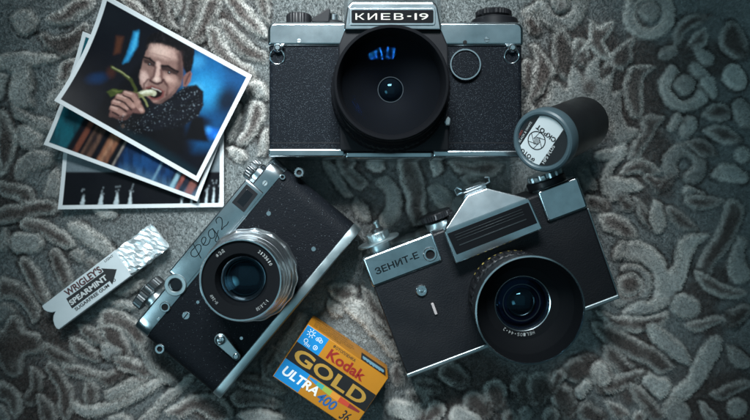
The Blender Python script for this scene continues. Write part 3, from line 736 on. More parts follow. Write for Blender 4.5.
# small fittings on the leather
for px, py, r_, mt in ((186, 315.5, 4.2, CHROME), (198, 302, 1.9, CHROME), (268.7, 213.5, 2.6, CHROME), (313.6, 249, 2.6, CHROME), (241.5, 338, 1.9, CHROME)):
    o = screw(f, px, py, ZF, r_, mt, slot=r_ > 3)
def eyelet(t, px, py, z, rpx, zb):
    c = t.L(px, py, z); r = rpx * t.mm(z)
    m = MB(); m.lathe([(r, zb), (r, z - .4), (r * .85, z), (r * .55, z), (r * .48, z - .3), (r * .45, z - 1.6)], (*c, 0), seg=40)
    o = m.build('strap_eyelet', CHROME, t)
    m = MB(); m.lathe([(r * .47, z - 1.5), (r * .47, z - 1.1)], (*c, 0), seg=24); m.build('eyelet_hole', HOLE, o)
eyelet(f, 299, 172.5, ZF + 1.5, 5.0, ZF - 6); eyelet(f, 159.5, 349, ZF - 1, 5.2, ZF - 12); eyelet(f, 282.5, 177.0, ZF + .9, 3.0, ZF - 3)
# self timer lever
a = f.L(220.3, 339.8, ZF + 2.4); b = f.L(236, 356.2, ZF + 2.4); ra = 6.3 * mmf; rb = 4.2 * mmf
pts = []
d = (Vector(b) - Vector(a)).normalized(); base = math.atan2(d.y, d.x)
for i in range(25): t = base + R(90) + R(180) * i / 24; pts.append((a[0] + ra * math.cos(t), a[1] + ra * math.sin(t)))
for i in range(17): t = base - R(90) + R(180) * i / 16; pts.append((b[0] + rb * math.cos(t), b[1] + rb * math.sin(t)))
m = MB(); m.slab(pts, ZF, ZF + 2.2, .5); fl = m.build('timer_lever', DULL, f)
m = MB(); m.lathe([(ra * .82, ZF + 2), (ra * .82, ZF + 3.2, 1), (ra * .6, ZF + 3.6), (ra * .45, ZF + 3.2), (ra * .2, ZF + 3.5)], (*a, 0), seg=48, knurl=(20, .15)); m.build('lever_hub', CHROME, fl)
m = MB(); m.lathe([(rb * .75, ZF + 2), (rb * .75, ZF + 3.0), (rb * .5, ZF + 3.3)], (*b, 0), seg=32); m.build('lever_tip', CHROME, fl)
# wind and rewind knobs (axes along the camera's height)
def fknob(px, py, zc, prof, material, name, knurl=None, y0=ye, parent=None, seg=96):
    x = f.L(px, py, zc + 4)[0]
    m = MB(); m.lathe(prof, (x, y0, zc), 'Y', seg, knurl); return m.build(name, material, parent or f)
wk = fknob(150, 296, 16, [(7.6, -1), (7.6, 1.6), (6.4, 2.0), (6.4, 4.4), (7.4, 4.8)], ALU, 'wind_knob')
fknob(150, 296, 16, [(7.4, 4.4), (10.6, 4.9, 1), (10.6, 9.6, 1), (10.0, 10.2), (8.6, 10.4), (7.5, 9.8)], DARKMETAL, 'knob_grip', (40, .5), parent=wk)
fknob(150, 296, 16, [(4.5, 9.7), (4.5, 11.0), (3.8, 11.4)], ALU, 'shutter_button', parent=wk)
rw = fknob(256, 173, 17, [(6.6, -3), (6.6, 3.8), (6.2, 4.4), (5.2, 4.8)], CHROME, 'rewind_knob')
fknob(256, 173, 17, [(5.2, 4.4), (6.4, 5.0, 1), (6.4, 8.4, 1), (5.8, 9.0)], DARKMETAL, 'knob_grip', (26, .5), parent=rw)
fknob(272, 161, 18, [(3.0, -3), (3.0, 1.6), (2.2, 2.2)], DARKMETAL, 'flash_pin', seg=32)
# lens
c = f.L(240.5, 280, 70)
print('FED lens base px', f.px(*c, 36), 'ring', f.px(*c, 44))
m = MB(); m.lathe([(22.5, 30), (22.5, 36), (21.5, 37), (20.6, 60), (20.9, 60.4), (20.9, 64), (20.5, 64.3), (20.5, 64.9), (20.9, 65.2), (20.9, 68.6), (20.4, 69.4)], (*c, 0), seg=144, caps=(True, False))
fl_ = m.build('lens', ALU, f)
m = MB(); m.lathe([(21, 35.6), (24.4, 36, 1), (25.2, 37, 1), (25.2, 43, 1), (24.6, 44, 1), (23.4, 44.6)], (*c, 0), seg=288, knurl=(16, .55, 1), caps=(False, False)); m.build('focus_ring', ALU, fl_)
m = MB(); m.lathe([(23.6, 44.3), (23.4, 46.6), (22.6, 48.6), (22.4, 48.8), (22.3, 49.2), (22.5, 49.4), (22.3, 52.4), (21.6, 54.6), (21.3, 54.8), (21.3, 55.3), (21.5, 55.5), (21.2, 58.2), (20.5, 59.8), (20.2, 60)], (*c, 0), seg=144, caps=(False, False)); m.build('aperture_ring', ALU, fl_)
m = MB()
for zz, rr in ((49.0, 22.5), (55.05, 21.45), (64.6, 20.65)):
    m.lathe([(rr - .5, zz - .35), (rr, zz - .3), (rr, zz + .3), (rr - .5, zz + .35)], (*c, 0), seg=144, caps=(False, False))
m.build('ring_groove', BLACK2, fl_)
m = MB(); m.lathe([(20.5, 69.2), (20.3, 70), (19.6, 70), (19.4, 69.4)], (*c, 0), seg=144, caps=(False, False)); m.build('front_rim', CHROME, fl_)
m = MB(); m.lathe([(19.5, 69.4), (19.3, 68.8), (13.2, 68.2), (12.9, 67.4), (11.8, 63), (11.2, 60.6), (9.8, 60), (9.6, 57), (0.1, 56)], (*c, 0), seg=144, caps=(False, False)); fb = m.build('front_bezel', MATTE, fl_)
m = MB()
ring_text(m, 'ФЭД', c, 15.9, 68.9, 78, 1.8, 18)
ring_text(m, 'И-26м', c, 15.9, 68.9, 166, 1.5, 19)
ring_text(m, '2133610', c, 15.9, 68.9, -8, 1.6, 34)
ring_text(m, '1:2,8/50', c, 15.9, 68.9, -100, 1.6, 26)
m.build('lettering', LETTER, fl_)
m = MB(); m.dome(c, 11.9, 63.6, 2.6, n=14); m.build('front_glass', GLASS, fl_)
m = MB(); m.dome(c, 9.6, 59.2, 2.3, n=16); m.build('inner_glass', CYANGLASS, fl_)
m = MB(); m.lathe([(11.3, 62.4), (9.7, 60.6), (9.5, 60.0)], (*c, 0), caps=(False, False)); m.build('inner_rim', CHROME, fl_)

# ------------------------------------------------------------------ reflex camera with the bare silver prism
z = Thing('slr_camera', 'smooth black reflex camera with bright silver prism hump, lying slanted below the film canister',
          'camera', Vector((P(515, 338, 30).x, P(515, 338, 30).y, 0.0)), 20.6, 5.0)
ZZ = 32
x0 = (z.L(362, 261, ZZ)[0] + z.L(408, 376, ZZ)[0]) / 2; x1 = (z.L(577, 177, ZZ)[0] + z.L(621, 298, ZZ)[0]) / 2
y0 = z.L(515, 338, ZZ)[1]; y1 = (z.L(362, 261, ZZ)[1] + z.L(433, 231, ZZ)[1] + z.L(575, 176, ZZ)[1]) / 3
ym = (z.L(372, 289, ZZ)[1] + z.L(587, 206, ZZ)[1]) / 2
print('ZEN', x0, x1, y0, ym, y1)
m = MB(); m.slab(rpoly(rect(x0 + .3, y0 + 1, x1 - .3, y1 - 1.0), 3.0), 1, ZZ - .2, 1.4); m.build('body', LEATHER3, z)
m = MB(); m.slab(rpoly(rect(x0, y0, x1, y0 + 2.6), .8), 0.5, ZZ + .3, .7)
m.slab(rpoly(rect(x1 - 1.2, y0 + 1, x1 + .4, ym - 1), .5), 6, ZZ - 1.0, .5); m.build('bottom_plate', DULL, z)
xa = z.L(438, 247, ZZ)[0]; xb = z.L(541.5, 206, ZZ)[0]
m = MB(); m.slab(rpoly(rect(x0 - .2, ym, xa, y1), 1.6), 1.5, ZZ + 1, 1.4); zt_ = m.build('top_plate', SATIN, z)
m = MB(); m.slab(rpoly(rect(xb, ym - .3, x1 - .4, y1 + .6), 2.0), 1.5, ZZ + 1.6, 1.3); m.build('top_plate', SATIN, z)
m = MB(); z.text(m, 'ЗЕНИТ-Е', (376.6, 275.0), (419.5, 257.8), 7.0, ZZ + 1.03, .022); m.build('lettering', ENGRAVE, zt_)
c = z.L(430.2, 254.4, ZZ + 2); mz = z.mm(ZZ)
m = MB(); m.lathe([(7 * mz, ZZ), (7 * mz, ZZ + 1.8), (6.2 * mz, ZZ + 2.3), (4.6 * mz, ZZ + 2.3), (4.2 * mz, ZZ + .9)], (*c, 0), seg=48, caps=(True, False)); zs = m.build('flash_socket', CHROME, z)
m = MB(); m.lathe([(4.4 * mz, ZZ + .6), (4.4 * mz, ZZ + 1.3)], (*c, 0), seg=32); m.build('socket_hole', HOLE, zs)
# prism hump
zp = 41
front = [(444, 231), (529.5, 198.5), (543, 229), (456, 264)]
pts = [(*z.L(x, y, zp), zp) for x, y in front]
pts += [(*z.L(x, y, 37.1), 37.1) for x, y in ((467, 195.5), (487, 188))]
for (x, y), dx in (((449, 231), 0), ((526, 201.5), 0), ((540, 230), 0), ((456, 262), 0)):
    pts.append((*z.L(x, y, zp)[:2], 3))
pts += [(pts[4][0], pts[4][1] + .0, 4), (pts[5][0], pts[5][1], 4)]
m = MB(); m.hull(pts, .7); m.build('prism_housing', SATIN, z)
pan = z.Ls([(447.3, 233.6), (528.3, 202.4), (537.3, 223), (456.6, 254.6)], zp)
m = MB(); m.slab(rpoly(pan, .4), zp - .4, zp + .25, .1); zpn = m.build('prism_panel', MATTE, z)
m = MB()
for t, wd in ((.18, .14), (.30, .14), (.42, .14), (.66, .3)):
    p0 = Vector(pan[0]).lerp(Vector(pan[3]), t); p1 = Vector(pan[1]).lerp(Vector(pan[2]), t); d = p1 - p0
    q0 = p0 + d * .07; q1 = p0 + d * .90; nn = Vector((-d.y, d.x)).normalized() * wd
    m.slab([tuple(q0 - nn), tuple(q1 - nn), tuple(q1 + nn), tuple(q0 + nn)], zp + .1, zp + .5, .05)
m.build('panel_rib', DARKMETAL, zpn)
# accessory shoe: bent wire rails on the ridge
rr = []
for q in ((461.5, 189.5), (457, 187.6), (454.5, 190), (456.6, 195.2), (486.5, 183.6), (489.5, 182), (488.6, 177.2), (484.5, 177.6)):
    rr.append((*z.L(*q, 27), 27))
m = MB(); m.tube(rr, .55, 10)
a = z.L(467, 192, 25); b = z.L(486, 185.5, 25)
m.hull([(a[0], a[1] - 2, 24), (b[0], b[1] - 2, 24), (a[0], a[1] + 1.5, 24), (b[0], b[1] + 1.5, 24), (a[0], a[1] - 2, 8), (b[0], b[1] - 2, 8), (a[0], a[1] + 1.5, 8), (b[0], b[1] + 1.5, 8)])
m.build('accessory_shoe', CHROME, z)
# fittings on the leather
c = z.L(421.5, 290.3, ZZ)
m = MB(); m.lathe([(5.7 * mz, ZZ - 1), (5.7 * mz, ZZ + .8), (5 * mz, ZZ + 1.2), (3.4 * mz, ZZ + 1.2), (3.2 * mz, ZZ + .6), (2.2 * mz, ZZ + .6), (1.8 * mz, ZZ + 1.4), (.5 * mz, ZZ + 1.5)], (*c, 0), seg=40); m.build('timer_hub', CHROME, z)
a = z.L(432.2, 303.2, ZZ + 1); b = z.L(436.4, 314.6, ZZ + 1); d = (Vector(b) - Vector(a)).normalized(); nn = Vector((-d.y, d.x)) * .75
m = MB(); m.slab(rpoly([tuple(Vector(a) - nn), tuple(Vector(b) - nn), tuple(Vector(b) + nn), tuple(Vector(a) + nn)], .6), ZZ - 1, ZZ + 1, .2)
m.build('release_slider', mat('pale_plastic', (.40, .36, .36), .5), z)
# knobs along the top edge
def zknob(px, py, zc, prof, material, name, knurl=None, parent=None, seg=72):
    x = z.L(px, py, zc + 3)[0]
    m = MB(); m.lathe(prof, (x, y1, zc), 'Y', seg, knurl); return m.build(name, material, parent or z)
zk = zknob(379, 245, 20, [(6.4, -2), (6.4, 3.4), (6.0, 3.8)], DULL, 'shutter_collar')
zknob(379, 243, 20, [(11.6, 3.4), (12.0, 3.8), (12.0, 4.4), (11.6, 4.8)], DULL, 'wind_lever', parent=zk)
zknob(379, 240, 20, [(6.2, 4.8), (6.6, 5.4, 1), (6.6, 8.6, 1), (6.0, 9.2)], DULL, 'counter_dial', (36, .25), parent=zk)
zknob(379, 235, 20, [(3.4, 9.2), (3.4, 10.8), (2.6, 11.4)], DARKMETAL, 'dial_step', parent=zk)
zknob(379, 230, 20, [(1.4, 11.2), (1.4, 13.6), (1.8, 13.9), (1.8, 14.8), (1.2, 15.4)], DULL, 'shutter_button', parent=zk, seg=32)
zd = zknob(438, 222, 17, [(7.0, -2), (7.0, 2.4), (6.4, 2.9), (5.0, 3.2)], DULL, 'speed_dial')
zknob(438, 220, 17, [(4.8, 3.0), (8.8, 4.2, 1), (8.8, 7.0, 1), (8.2, 7.6), (6.0, 7.8)], BLACK2, 'dial_cap', (40, .4), parent=zd)
zr = zknob(548, 183, 17, [(11.0, -2), (11.0, 3.2), (10.4, 3.8), (9, 4)], BLACK2, 'rewind_dial')
zknob(548, 181, 17, [(9.6, 3.8), (9.9, 4.4, 1), (9.9, 6.4, 1), (9.2, 7)], DULL, 'dial_cap', (14, .8), parent=zr)
# lens
c = z.L(530.4, 310.5, 75)
print('ZEN lens base px', z.px(*c, 34), z.px(*c, 50))
m = MB(); m.lathe([(22.5, 31), (22.5, 37), (24.0, 37.6), (24.6, 38.6), (24.6, 43), (25.0, 43.4, 1), (25.0, 51, 1), (24.4, 51.6), (23.6, 52)], (*c, 0), seg=192, knurl=(36, .8), caps=(True, False)); zl = m.build('lens', BLACK2, z)
m = MB(); m.lathe([(23.7, 51.6), (24.2, 52), (24.2, 53.6), (23.6, 54)], (*c, 0), seg=144, caps=(False, False)); m.build('aperture_ring', DULL, zl)
m = MB(); m.lathe([(23.7, 53.8), (25.0, 54.4, 1), (25.0, 63, 1), (25.4, 63.6), (26.2, 64.4), (26.9, 73.8), (26.7, 74.6)], (*c, 0), seg=192, knurl=(48, .5), caps=(False, False)); m.build('focus_ring', BLACK2, zl)
m = MB(); m.lathe([(26.9, 74.3), (26.9, 75), (26.2, 75.2), (26.0, 74.5)], (*c, 0), seg=144, caps=(False, False)); m.build('front_rim', CHROME, zl)
m = MB(); m.lathe([(26.1, 74.7), (25.6, 73.6), (24.6, 66), (24.2, 65), (19, 60), (18.6, 59.4), (14.2, 58.6), (13.6, 58), (12.9, 55.5), (12.6, 53), (.1, 52)], (*c, 0), seg=144, caps=(False, False)); m.build('front_bezel', MATTE, zl)
m = MB(); ring_text(m, 'HELIOS-44-2', c, 15.0, 59.4, -118, 1.7, 62); m.build('lettering', LETTER, zl)
m = MB()
for i, a_ in enumerate((62, 70, 78, 88, 96, 104, 114, 122, 130)):
    for zz in (38.9,):
        ca, sa = math.cos(R(a_)), math.sin(R(a_))
        o_ = (c[0] + 24.62 * ca, c[1] + 24.62 * sa, 39.6)
        m.text('2845611'[i % 7], (o_[0] + .8 * sa, o_[1] - .8 * ca, 39.4), (-sa, ca, 0), (0, 0, 1), 1.3, 2.2, ext=.05)
m.build('distance_marks', mat('yellow_paint', (.45, .36, .10), .5), zl)
m = MB(); m.dome(c, 13.4, 57.4, 2.6, n=14); m.build('front_glass', GLASS, zl)
m = MB(); m.dome(c, 12.5, 53.8, 2.6, n=16); m.build('inner_glass', BLUEGLASS, zl)
m = MB(); m.lathe([(14.3, 58.9), (13.9, 58.7), (12.9, 57.0), (12.7, 56)], (*c, 0), caps=(False, False)); m.build('inner_rim', CHROME, zl)
m = MB(); m.dome(c, 7.6, 55.9, 3.4, n=16); m.build('rear_glass', CYANGLASS, zl)
m = MB(); m.lathe([(9.6, 56.0), (9.7, 56.5), (9.3, 56.5), (9.2, 56.0)], (*c, 0), caps=(False, False)); m.build('retaining_ring', DARKMETAL, zl)
# ------------------------------------------------------------------ film canister leaning against the upper camera
base = P(583, 123, 15.5); topc = P(541.5, 141.5, 58)
ax = (topc - base).normalized()
q = ax.to_track_quat('Z', 'Y')
Mc = Matrix.Translation(base) @ q.to_matrix().to_4x4()
n = Thing('film_canister', 'black film canister with a grey cap and round printed label, leaning beside the cameras', 'film canister', None, matrix=Mc)
hc = (topc - base).length * 1e3
print('canister axis', hc, ax)
m = MB(); m.lathe([(13.6, -1.2), (14.7, -.6), (15.0, .4), (15.1, hc - 8)], seg=128, caps=(True, True)); m.build('body', mat('black_plastic', (.010, .0105, .012), .42, spec=.4, rvar=(50, .36, .5)), n)
m = MB(); m.lathe([(15.2, hc - 9), (16.4, hc - 8.4), (16.6, hc - 7.8), (16.6, hc - 2.2), (16.1, hc - .7), (15.2, hc), (14.2, hc), (13.6, hc - .5), (13.4, hc - 1.4), (13.3, hc - 1.6)], seg=128, caps=(False, True))
nc = m.build('cap', mat('grey_plastic', (.062, .10, .118), .42, spec=.5, var=(70, .12)), n)
zl_ = hc - 1.5
m = MB(); m.lathe([(13.1, zl_ - .2), (13.1, zl_ + .06)], seg=96); nl = m.build('label', mat('black_label', (.012, .012, .014), .4), nc)
cc = n.L(540, 142.6, zl_)
band = n.Ls([(533.3, 117.8), (561, 134.5), (535, 169.5), (516, 151)], zl_)
# clip the white band to the round label
c0 = (0, 0); r0 = 12.9
d = (Vector(n.L(549, 125.5, zl_)) - Vector(n.L(525.5, 160.5, zl_))).normalized(); pn = Vector((-d.y, d.x))
mid = (Vector(n.L(538.0, 143.0, zl_)))
off = mid.dot(pn); hw = 7.0
poly = []
for s0, s1 in ((off - hw, off + hw),):
    a0 = math.acos(max(-1, min(1, s0 / r0))); a1 = math.acos(max(-1, min(1, s1 / r0)))
    for t in np.linspace(a0, a1, 16): poly.append(tuple(pn * (r0 * math.cos(t)) + d * (r0 * math.sin(t))))
    for t in np.linspace(a1, a0, 16): poly.append(tuple(pn * (r0 * math.cos(t)) - d * (r0 * math.sin(t))))
m = MB(); m.slab(poly, zl_ + .0, zl_ + .11, 0); m.build('label_band', mat('label_paper', (.66, .70, .71), .5), nl)
zt2 = zl_ + .13
m = MB()
n.text(m, 'СКВОТ', (556.8, 139.0), (538.2, 124.2), 5.2, zt2, .045)
n.text(m, 'ФОТО', (535.8, 158.6), (522.4, 147.8), 5.4, zt2, .045)
ci = n.L(536.6, 140.6, zt2)
m.lathe([(5.0, zt2), (5.0, zt2 + .05), (4.45, zt2 + .05), (4.45, zt2)], (*ci, 0), seg=64, caps=(False, False))
for i in range(6):
    a = R(60 * i + 12); b = a + R(58)
    p0 = Vector(ci) + Vector((math.cos(a), math.sin(a))) * 4.6; p1 = Vector(ci) + Vector((math.cos(b + .5), math.sin(b + .5))) * 1.9
    nn = Vector((-(p1 - p0).y, (p1 - p0).x)).normalized() * .17
    m.slab([tuple(p0 - nn), tuple(p1 - nn), tuple(p1 + nn), tuple(p0 + nn)], zt2, zt2 + .05, 0)
for i in range(4):
    p0 = Vector(n.L(534.0 + i * 1.5, 144.6 - i * .1, zt2)); p1 = Vector(n.L(535.5 + i * 1.5, 137.4, zt2)); nn = Vector((-(p1 - p0).y, (p1 - p0).x)).normalized() * .2
    m.slab([tuple(p0 - nn), tuple(p1 - nn), tuple(p1 + nn), tuple(p0 + nn)], zt2, zt2 + .05, 0)
m.build('lettering', mat('black_ink', (.012, .012, .014), .6), nl)
m = MB(); n.text(m, 'HP5 PLUS', (544.3, 164.3), (555.2, 146.6), 3.4, zl_ + .08, .01)
n.text(m, 'BLACK & WHITE', (520.4, 142.6), (532.2, 122.6), 2.2, zl_ + .08)
m.build('fine_lettering', MATS['white_paint'], nl)
m = MB(); n.text(m, '400 ISO', (517.2, 141.5), (523.0, 131.0), 2.0, zl_ + .08); m.build('red_lettering', mat('red_ink', (.35, .05, .04), .6), nl)

# ------------------------------------------------------------------ printed photographs
LIGHT = 1.12      # printed tones are given as they look under the lamp
def tone(c): return np.array(srgb(*c)) / LIGHT

class Paint:
    def __init__(self, X, Y, base):
        self.X = X; self.Y = Y; self.C = np.tile(tone(base), (len(X), 1))
    def mix(self, a, c):
        a = np.clip(a, 0, 1)[:, None]; self.C = self.C * (1 - a) + tone(c) * a
    def poly(self, pts, c, soft=1.0, op=1.0):
        d = psdf(self.X, self.Y, pts); self.mix(op * (1 - sstep(-soft, soft, d)), c)
    def ell(self, cx, cy, rx, ry, c, soft=.5, op=1.0, ang=0):
        a = R(ang); x = self.X - cx; y = self.Y - cy
        u = (x * math.cos(a) + y * math.sin(a)) / rx; v = (-x * math.sin(a) + y * math.cos(a)) / ry
        self.mix(op * (1 - sstep(1 - soft, 1 + soft, np.hypot(u, v))), c)
    def line(self, pts, w, c, soft=.5, op=1.0):
        d = np.full(len(self.X), 1e9)
        for (a, b), (a2, b2) in zip(pts[:-1], pts[1:]): d = np.minimum(d, segd(self.X, self.Y, a, b, a2, b2)[0])
        self.mix(op * (1 - sstep(w - soft, w + soft, d)), c)

def paint_portrait(X, Y):
    X, Y = X + .5 * vnoise(X, Y, 3.2, 81) + .4 * vnoise(X, Y, 1.2, 82), Y + .5 * vnoise(X, Y, 3.2, 83) + .4 * vnoise(X, Y, 1.2, 84)
    p = Paint(X, Y, (13, 15, 22))
    z = lambda pts: [(90 + a / 3.5, 20 + b / 3.5) for a, b in pts]
    # blurred background
    p.poly([(186, 48), (212, 40), (255, 70), (215, 150), (196, 150), (186, 110)], (14, 62, 104), 9)
    p.ell(207, 78, 22, 20, (22, 96, 150), .8, .9); p.ell(204, 92, 16, 15, (40, 140, 190), .8, .8, 20)
    p.ell(193, 92, 9, 6, (84, 168, 205), .8, .7, -30); p.ell(196, 62, 8, 7, (60, 150, 200), .8, .6)
    p.ell(240, 78, 12, 18, (16, 66, 112), .8, .8, 25); p.ell(228, 101, 10, 13, (8, 14, 24), .7, .9, 25)
    p.ell(232, 66, 9, 6, (12, 40, 66), .7, .8, 30); p.ell(214, 134, 12, 5, (20, 92, 180), .7, .95, 12); p.ell(206, 130, 6, 4, (60, 150, 225), .7, .8, 12)
    p.ell(218, 137, 3, 3, (30, 120, 220), .6, .9); p.ell(205, 123, 7, 5, (10, 20, 36), .7, .9)
    p.poly([(134, 32), (139, 31), (137, 46), (127, 61), (122, 63), (126, 54)], (38, 130, 180), 2.2)
    p.poly([(136, 33), (139, 33), (134, 50), (130, 53)], (70, 170, 210), 1.6, .7)
    p.poly([(116, 36), (123, 37), (119, 52), (113, 54)], (78, 44, 30), 2.6, .9)
    p.ell(96, 78, 9, 5, (14, 44, 80), .8, .9, -10); p.ell(110, 72, 4, 5, (70, 36, 26), .8, .6)
    # coat and scarf
    p.poly(z([(20, 330), (60, 250), (100, 230), (170, 150), (200, 320), (330, 330), (330, 470), (0, 420)]), (10, 11, 15), 3)
    p.poly(z([(360, 330), (330, 420), (420, 430), (400, 340)]), (9, 10, 14), 3)
    # back of the head and hair
    p.poly(z([(192, 92), (200, 62), (226, 46), (262, 40), (308, 50), (348, 72), (368, 104), (364, 150), (352, 186), (338, 190), (318, 150), (320, 112), (290, 100), (240, 84), (206, 92)]), (12, 11, 14), 1.1)
    # face
    face = z([(210, 84), (194, 112), (184, 140), (173, 182), (174, 222), (186, 246), (200, 268), (222, 288), (244, 292), (270, 282), (300, 252), (318, 226), (326, 196), (324, 150), (318, 112), (290, 98), (246, 84)])
    p.poly(face, (124, 95, 88), .9)
    p.poly(z([(338, 186), (352, 180), (358, 190), (353, 214), (338, 236), (326, 232), (326, 200)]), (116, 82, 76), .8)
    p.line(z([(350, 188), (342, 204), (334, 224)]), .9, (70, 42, 40), .7, .8)
    p.poly(z([(306, 118), (322, 112), (328, 190), (318, 228), (296, 252), (300, 200), (306, 160)]), (70, 48, 46), 2.6, .85)
    p.poly(z([(214, 92), (250, 88), (296, 104), (304, 138), (262, 140), (236, 130), (206, 124)]), (172, 140, 130), 3.0, .95)
    p.ell(*z([(246, 108)])[0], 9, 4.5, (200, 170, 158), .8, .8, 20); p.line(z([(216, 116), (246, 124), (282, 136)]), .5, (120, 90, 84), .8, .6)
    p.poly(z([(176, 176), (194, 178), (206, 200), (196, 232), (182, 232), (174, 214)]), (170, 138, 130), 2.0, .9); p.ell(*z([(186, 198)])[0], 3.4, 4.0, (196, 166, 156), .8, .7)
    p.ell(*z([(282, 208)])[0], 8, 4.4, (166, 132, 122), .8, .9, 30); p.ell(*z([(274, 206)])[0], 4, 2.4, (192, 160, 148), .8, .7, 30)
    # eye sockets, brows and eyes
    p.poly(z([(184, 134), (204, 138), (230, 156), (226, 166), (206, 160), (188, 150)]), (44, 30, 30), 1.2, .95)
    p.poly(z([(242, 158), (270, 164), (308, 184), (304, 194), (276, 188), (250, 176)]), (44, 30, 30), 1.2, .95)
    p.ell(*z([(202, 158)])[0], 3.8, 1.1, (120, 92, 86), .7, .8, 26); p.ell(*z([(274, 186)])[0], 5.0, 1.2, (118, 90, 84), .7, .8, 24)
    p.ell(*z([(205, 156)])[0], 1.3, 1.0, (12, 10, 12), .5); p.ell(*z([(276, 185)])[0], 1.4, 1.1, (12, 10, 12), .5); p.ell(*z([(207, 154)])[0], .5, .5, (170, 170, 172), .6, .8); p.ell(*z([(278, 183)])[0], .5, .5, (170, 170, 172), .6, .8)
    p.line(z([(188, 130), (206, 134), (230, 154)]), 1.1, (20, 14, 16), .8); p.line(z([(242, 160), (272, 162), (308, 182)]), 1.2, (20, 14, 16), .8)
    # nose
    p.line(z([(238, 152), (236, 180), (232, 204)]), 2.3, (186, 154, 144), 1.6, .95); p.ell(*z([(232, 207)])[0], 3.4, 2.6, (204, 176, 164), .8, .9, 15)
    p.line(z([(228, 164), (222, 194), (211, 208)]), 1.2, (84, 56, 54), 1.1, .85); p.line(z([(248, 176), (250, 200), (256, 212)]), 1.3, (92, 62, 58), 1.2, .8)
    p.line(z([(209, 212), (220, 219), (234, 224), (250, 219), (255, 210)]), 1.0, (50, 28, 30), .8, .95)
    # grimace: folds, lips, mouth
    p.line(z([(258, 212), (274, 236), (268, 262)]), 1.2, (72, 46, 44), 1.1, .9); p.line(z([(202, 208), (187, 222), (186, 242)]), 1.0, (80, 54, 52), 1.0, .85); p.ell(*z([(284, 240)])[0], 3.0, 4.6, (140, 106, 98), .9, .7, 30)
    p.poly(z([(194, 234), (214, 229), (240, 238), (262, 250), (256, 270), (238, 282), (216, 280), (202, 264)]), (104, 58, 56), 1.0)
    p.poly(z([(200, 240), (218, 236), (244, 245), (254, 254), (248, 267), (230, 275), (212, 270)]), (18, 8, 10), .8)
    p.line(z([(216, 238), (236, 244), (248, 251)]), .55, (178, 168, 160), .45, .85)
    p.ell(*z([(240, 287)])[0], 5, 1.6, (148, 114, 106), .9, .8, 10); p.poly(z([(262, 270), (292, 250), (280, 284), (248, 294), (226, 291)]), (66, 46, 44), 2, .8)
    p.line(z([(168, 262), (190, 255), (214, 253), (222, 256)]), 2.9, (176, 174, 148), .7); p.line(z([(170, 267), (192, 262), (216, 260)]), 1.0, (112, 110, 80), .9, .8); p.line(z([(176, 256), (196, 249), (214, 249)]), .8, (206, 206, 188), .7, .9)
    p.poly(z([(150, 248), (168, 252), (182, 262), (176, 272), (160, 268)]), (84, 88, 46), .8, .9)
    p.line(z([(178, 262), (192, 282), (202, 302)]), .9, (118, 120, 78), .6); p.line(z([(72, 163), (108, 182), (140, 208), (160, 244)]), 1.5, (56, 62, 30), .8)
    p.line(z([(74, 163), (106, 179), (134, 200)]), .6, (140, 142, 100), .5, .9)
    p.poly(z([(56, 250), (78, 240), (116, 246), (104, 258), (70, 268)]), (58, 68, 30), 1.0); p.poly(z([(74, 244), (110, 247), (90, 254)]), (98, 106, 56), .9, .7)
    hs = sstep(.12, .42, vnoise(X * 2.2 + Y * .7, Y * .35 - X * .2, 1.1, 87))
    hair = 1 - sstep(-1, 1, psdf(X, Y, z([(192, 96), (200, 62), (226, 46), (262, 40), (308, 50), (348, 72), (368, 104), (364, 150), (338, 190), (320, 150), (322, 118), (290, 102), (240, 86)])))
    p.mix(hair * hs * .45, (52, 46, 50))
    fringe = 1 - sstep(-3, 4, psdf(X, Y, z([(200, 92), (240, 86), (292, 102), (322, 118), (318, 106), (290, 92), (240, 76), (204, 84)])))
    p.mix(fringe * sstep(-.05, .3, vnoise(X * 1.6, Y * .5, 1.2, 88)) * .8, (24, 20, 22))
    # hand
    p.poly(z([(70, 330), (76, 282), (96, 260), (134, 250), (166, 256), (174, 286), (190, 310), (178, 328), (150, 324), (130, 348), (110, 352), (84, 342)]), (96, 66, 62), .9)
    for pts, w in (([(84, 288), (104, 292), (126, 306)], 2.7), ([(98, 268), (124, 276), (150, 300)], 2.7), ([(122, 256), (146, 262), (166, 288)], 2.6), ([(78, 308), (96, 316), (120, 332)], 2.5)):
        p.line(z(pts), w, (150, 114, 104), 1.2, .95); p.line(z([(a - 2, b - 5) for a, b in pts[:2]]), .9, (190, 156, 144), 1.0, .8)
        p.ell(*z([pts[-1]])[0], 1.9, 1.4, (172, 136, 126), .6, .8, 40)
    for pts in ([(80, 297), (104, 304), (128, 320)], [(92, 277), (118, 288), (144, 314)], [(114, 262), (140, 274), (164, 302)], [(80, 322), (100, 334)]):
        p.line(z(pts), .75, (34, 20, 20), .6, .95)
    p.line(z([(160, 292), (176, 308), (182, 318)]), 2.4, (150, 114, 104), 1.0, .9); p.ell(*z([(178, 314)])[0], 2.0, 1.5, (186, 152, 142), .6, .8, 40)
    p.poly(z([(84, 340), (110, 350), (130, 348), (148, 326), (130, 332), (104, 338)]), (58, 38, 36), 1.2, .8)
    p.ell(*z([(74, 333)])[0], 1.8, 2.0, (104, 72, 66), .6, .9); p.ell(*z([(117, 372)])[0], 1.6, 2.0, (80, 62, 54), .6, .8)
    # scarf
    d = psdf(X, Y, z([(206, 300), (246, 294), (296, 264), (330, 234), (372, 228), (398, 250), (400, 300), (380, 340), (330, 372), (250, 384), (200, 390), (170, 370), (190, 330)]))
    a = 1 - sstep(-1.2, 1.2, d)
    p.mix(a, (15, 17, 24))
    wv = (np.sin((X + Y * .6) * 1.25 + 2 * vnoise(X, Y, 9, 5)) * np.sin((Y - X * .5) * 1.6 + 2 * vnoise(X, Y, 8, 6)))
    sp = sstep(.22, .42, vnoise(X, Y, 1.3, 3)) * sstep(.05, .5, wv + .4)
    p.mix(a * sp * .42, (140, 154, 164))
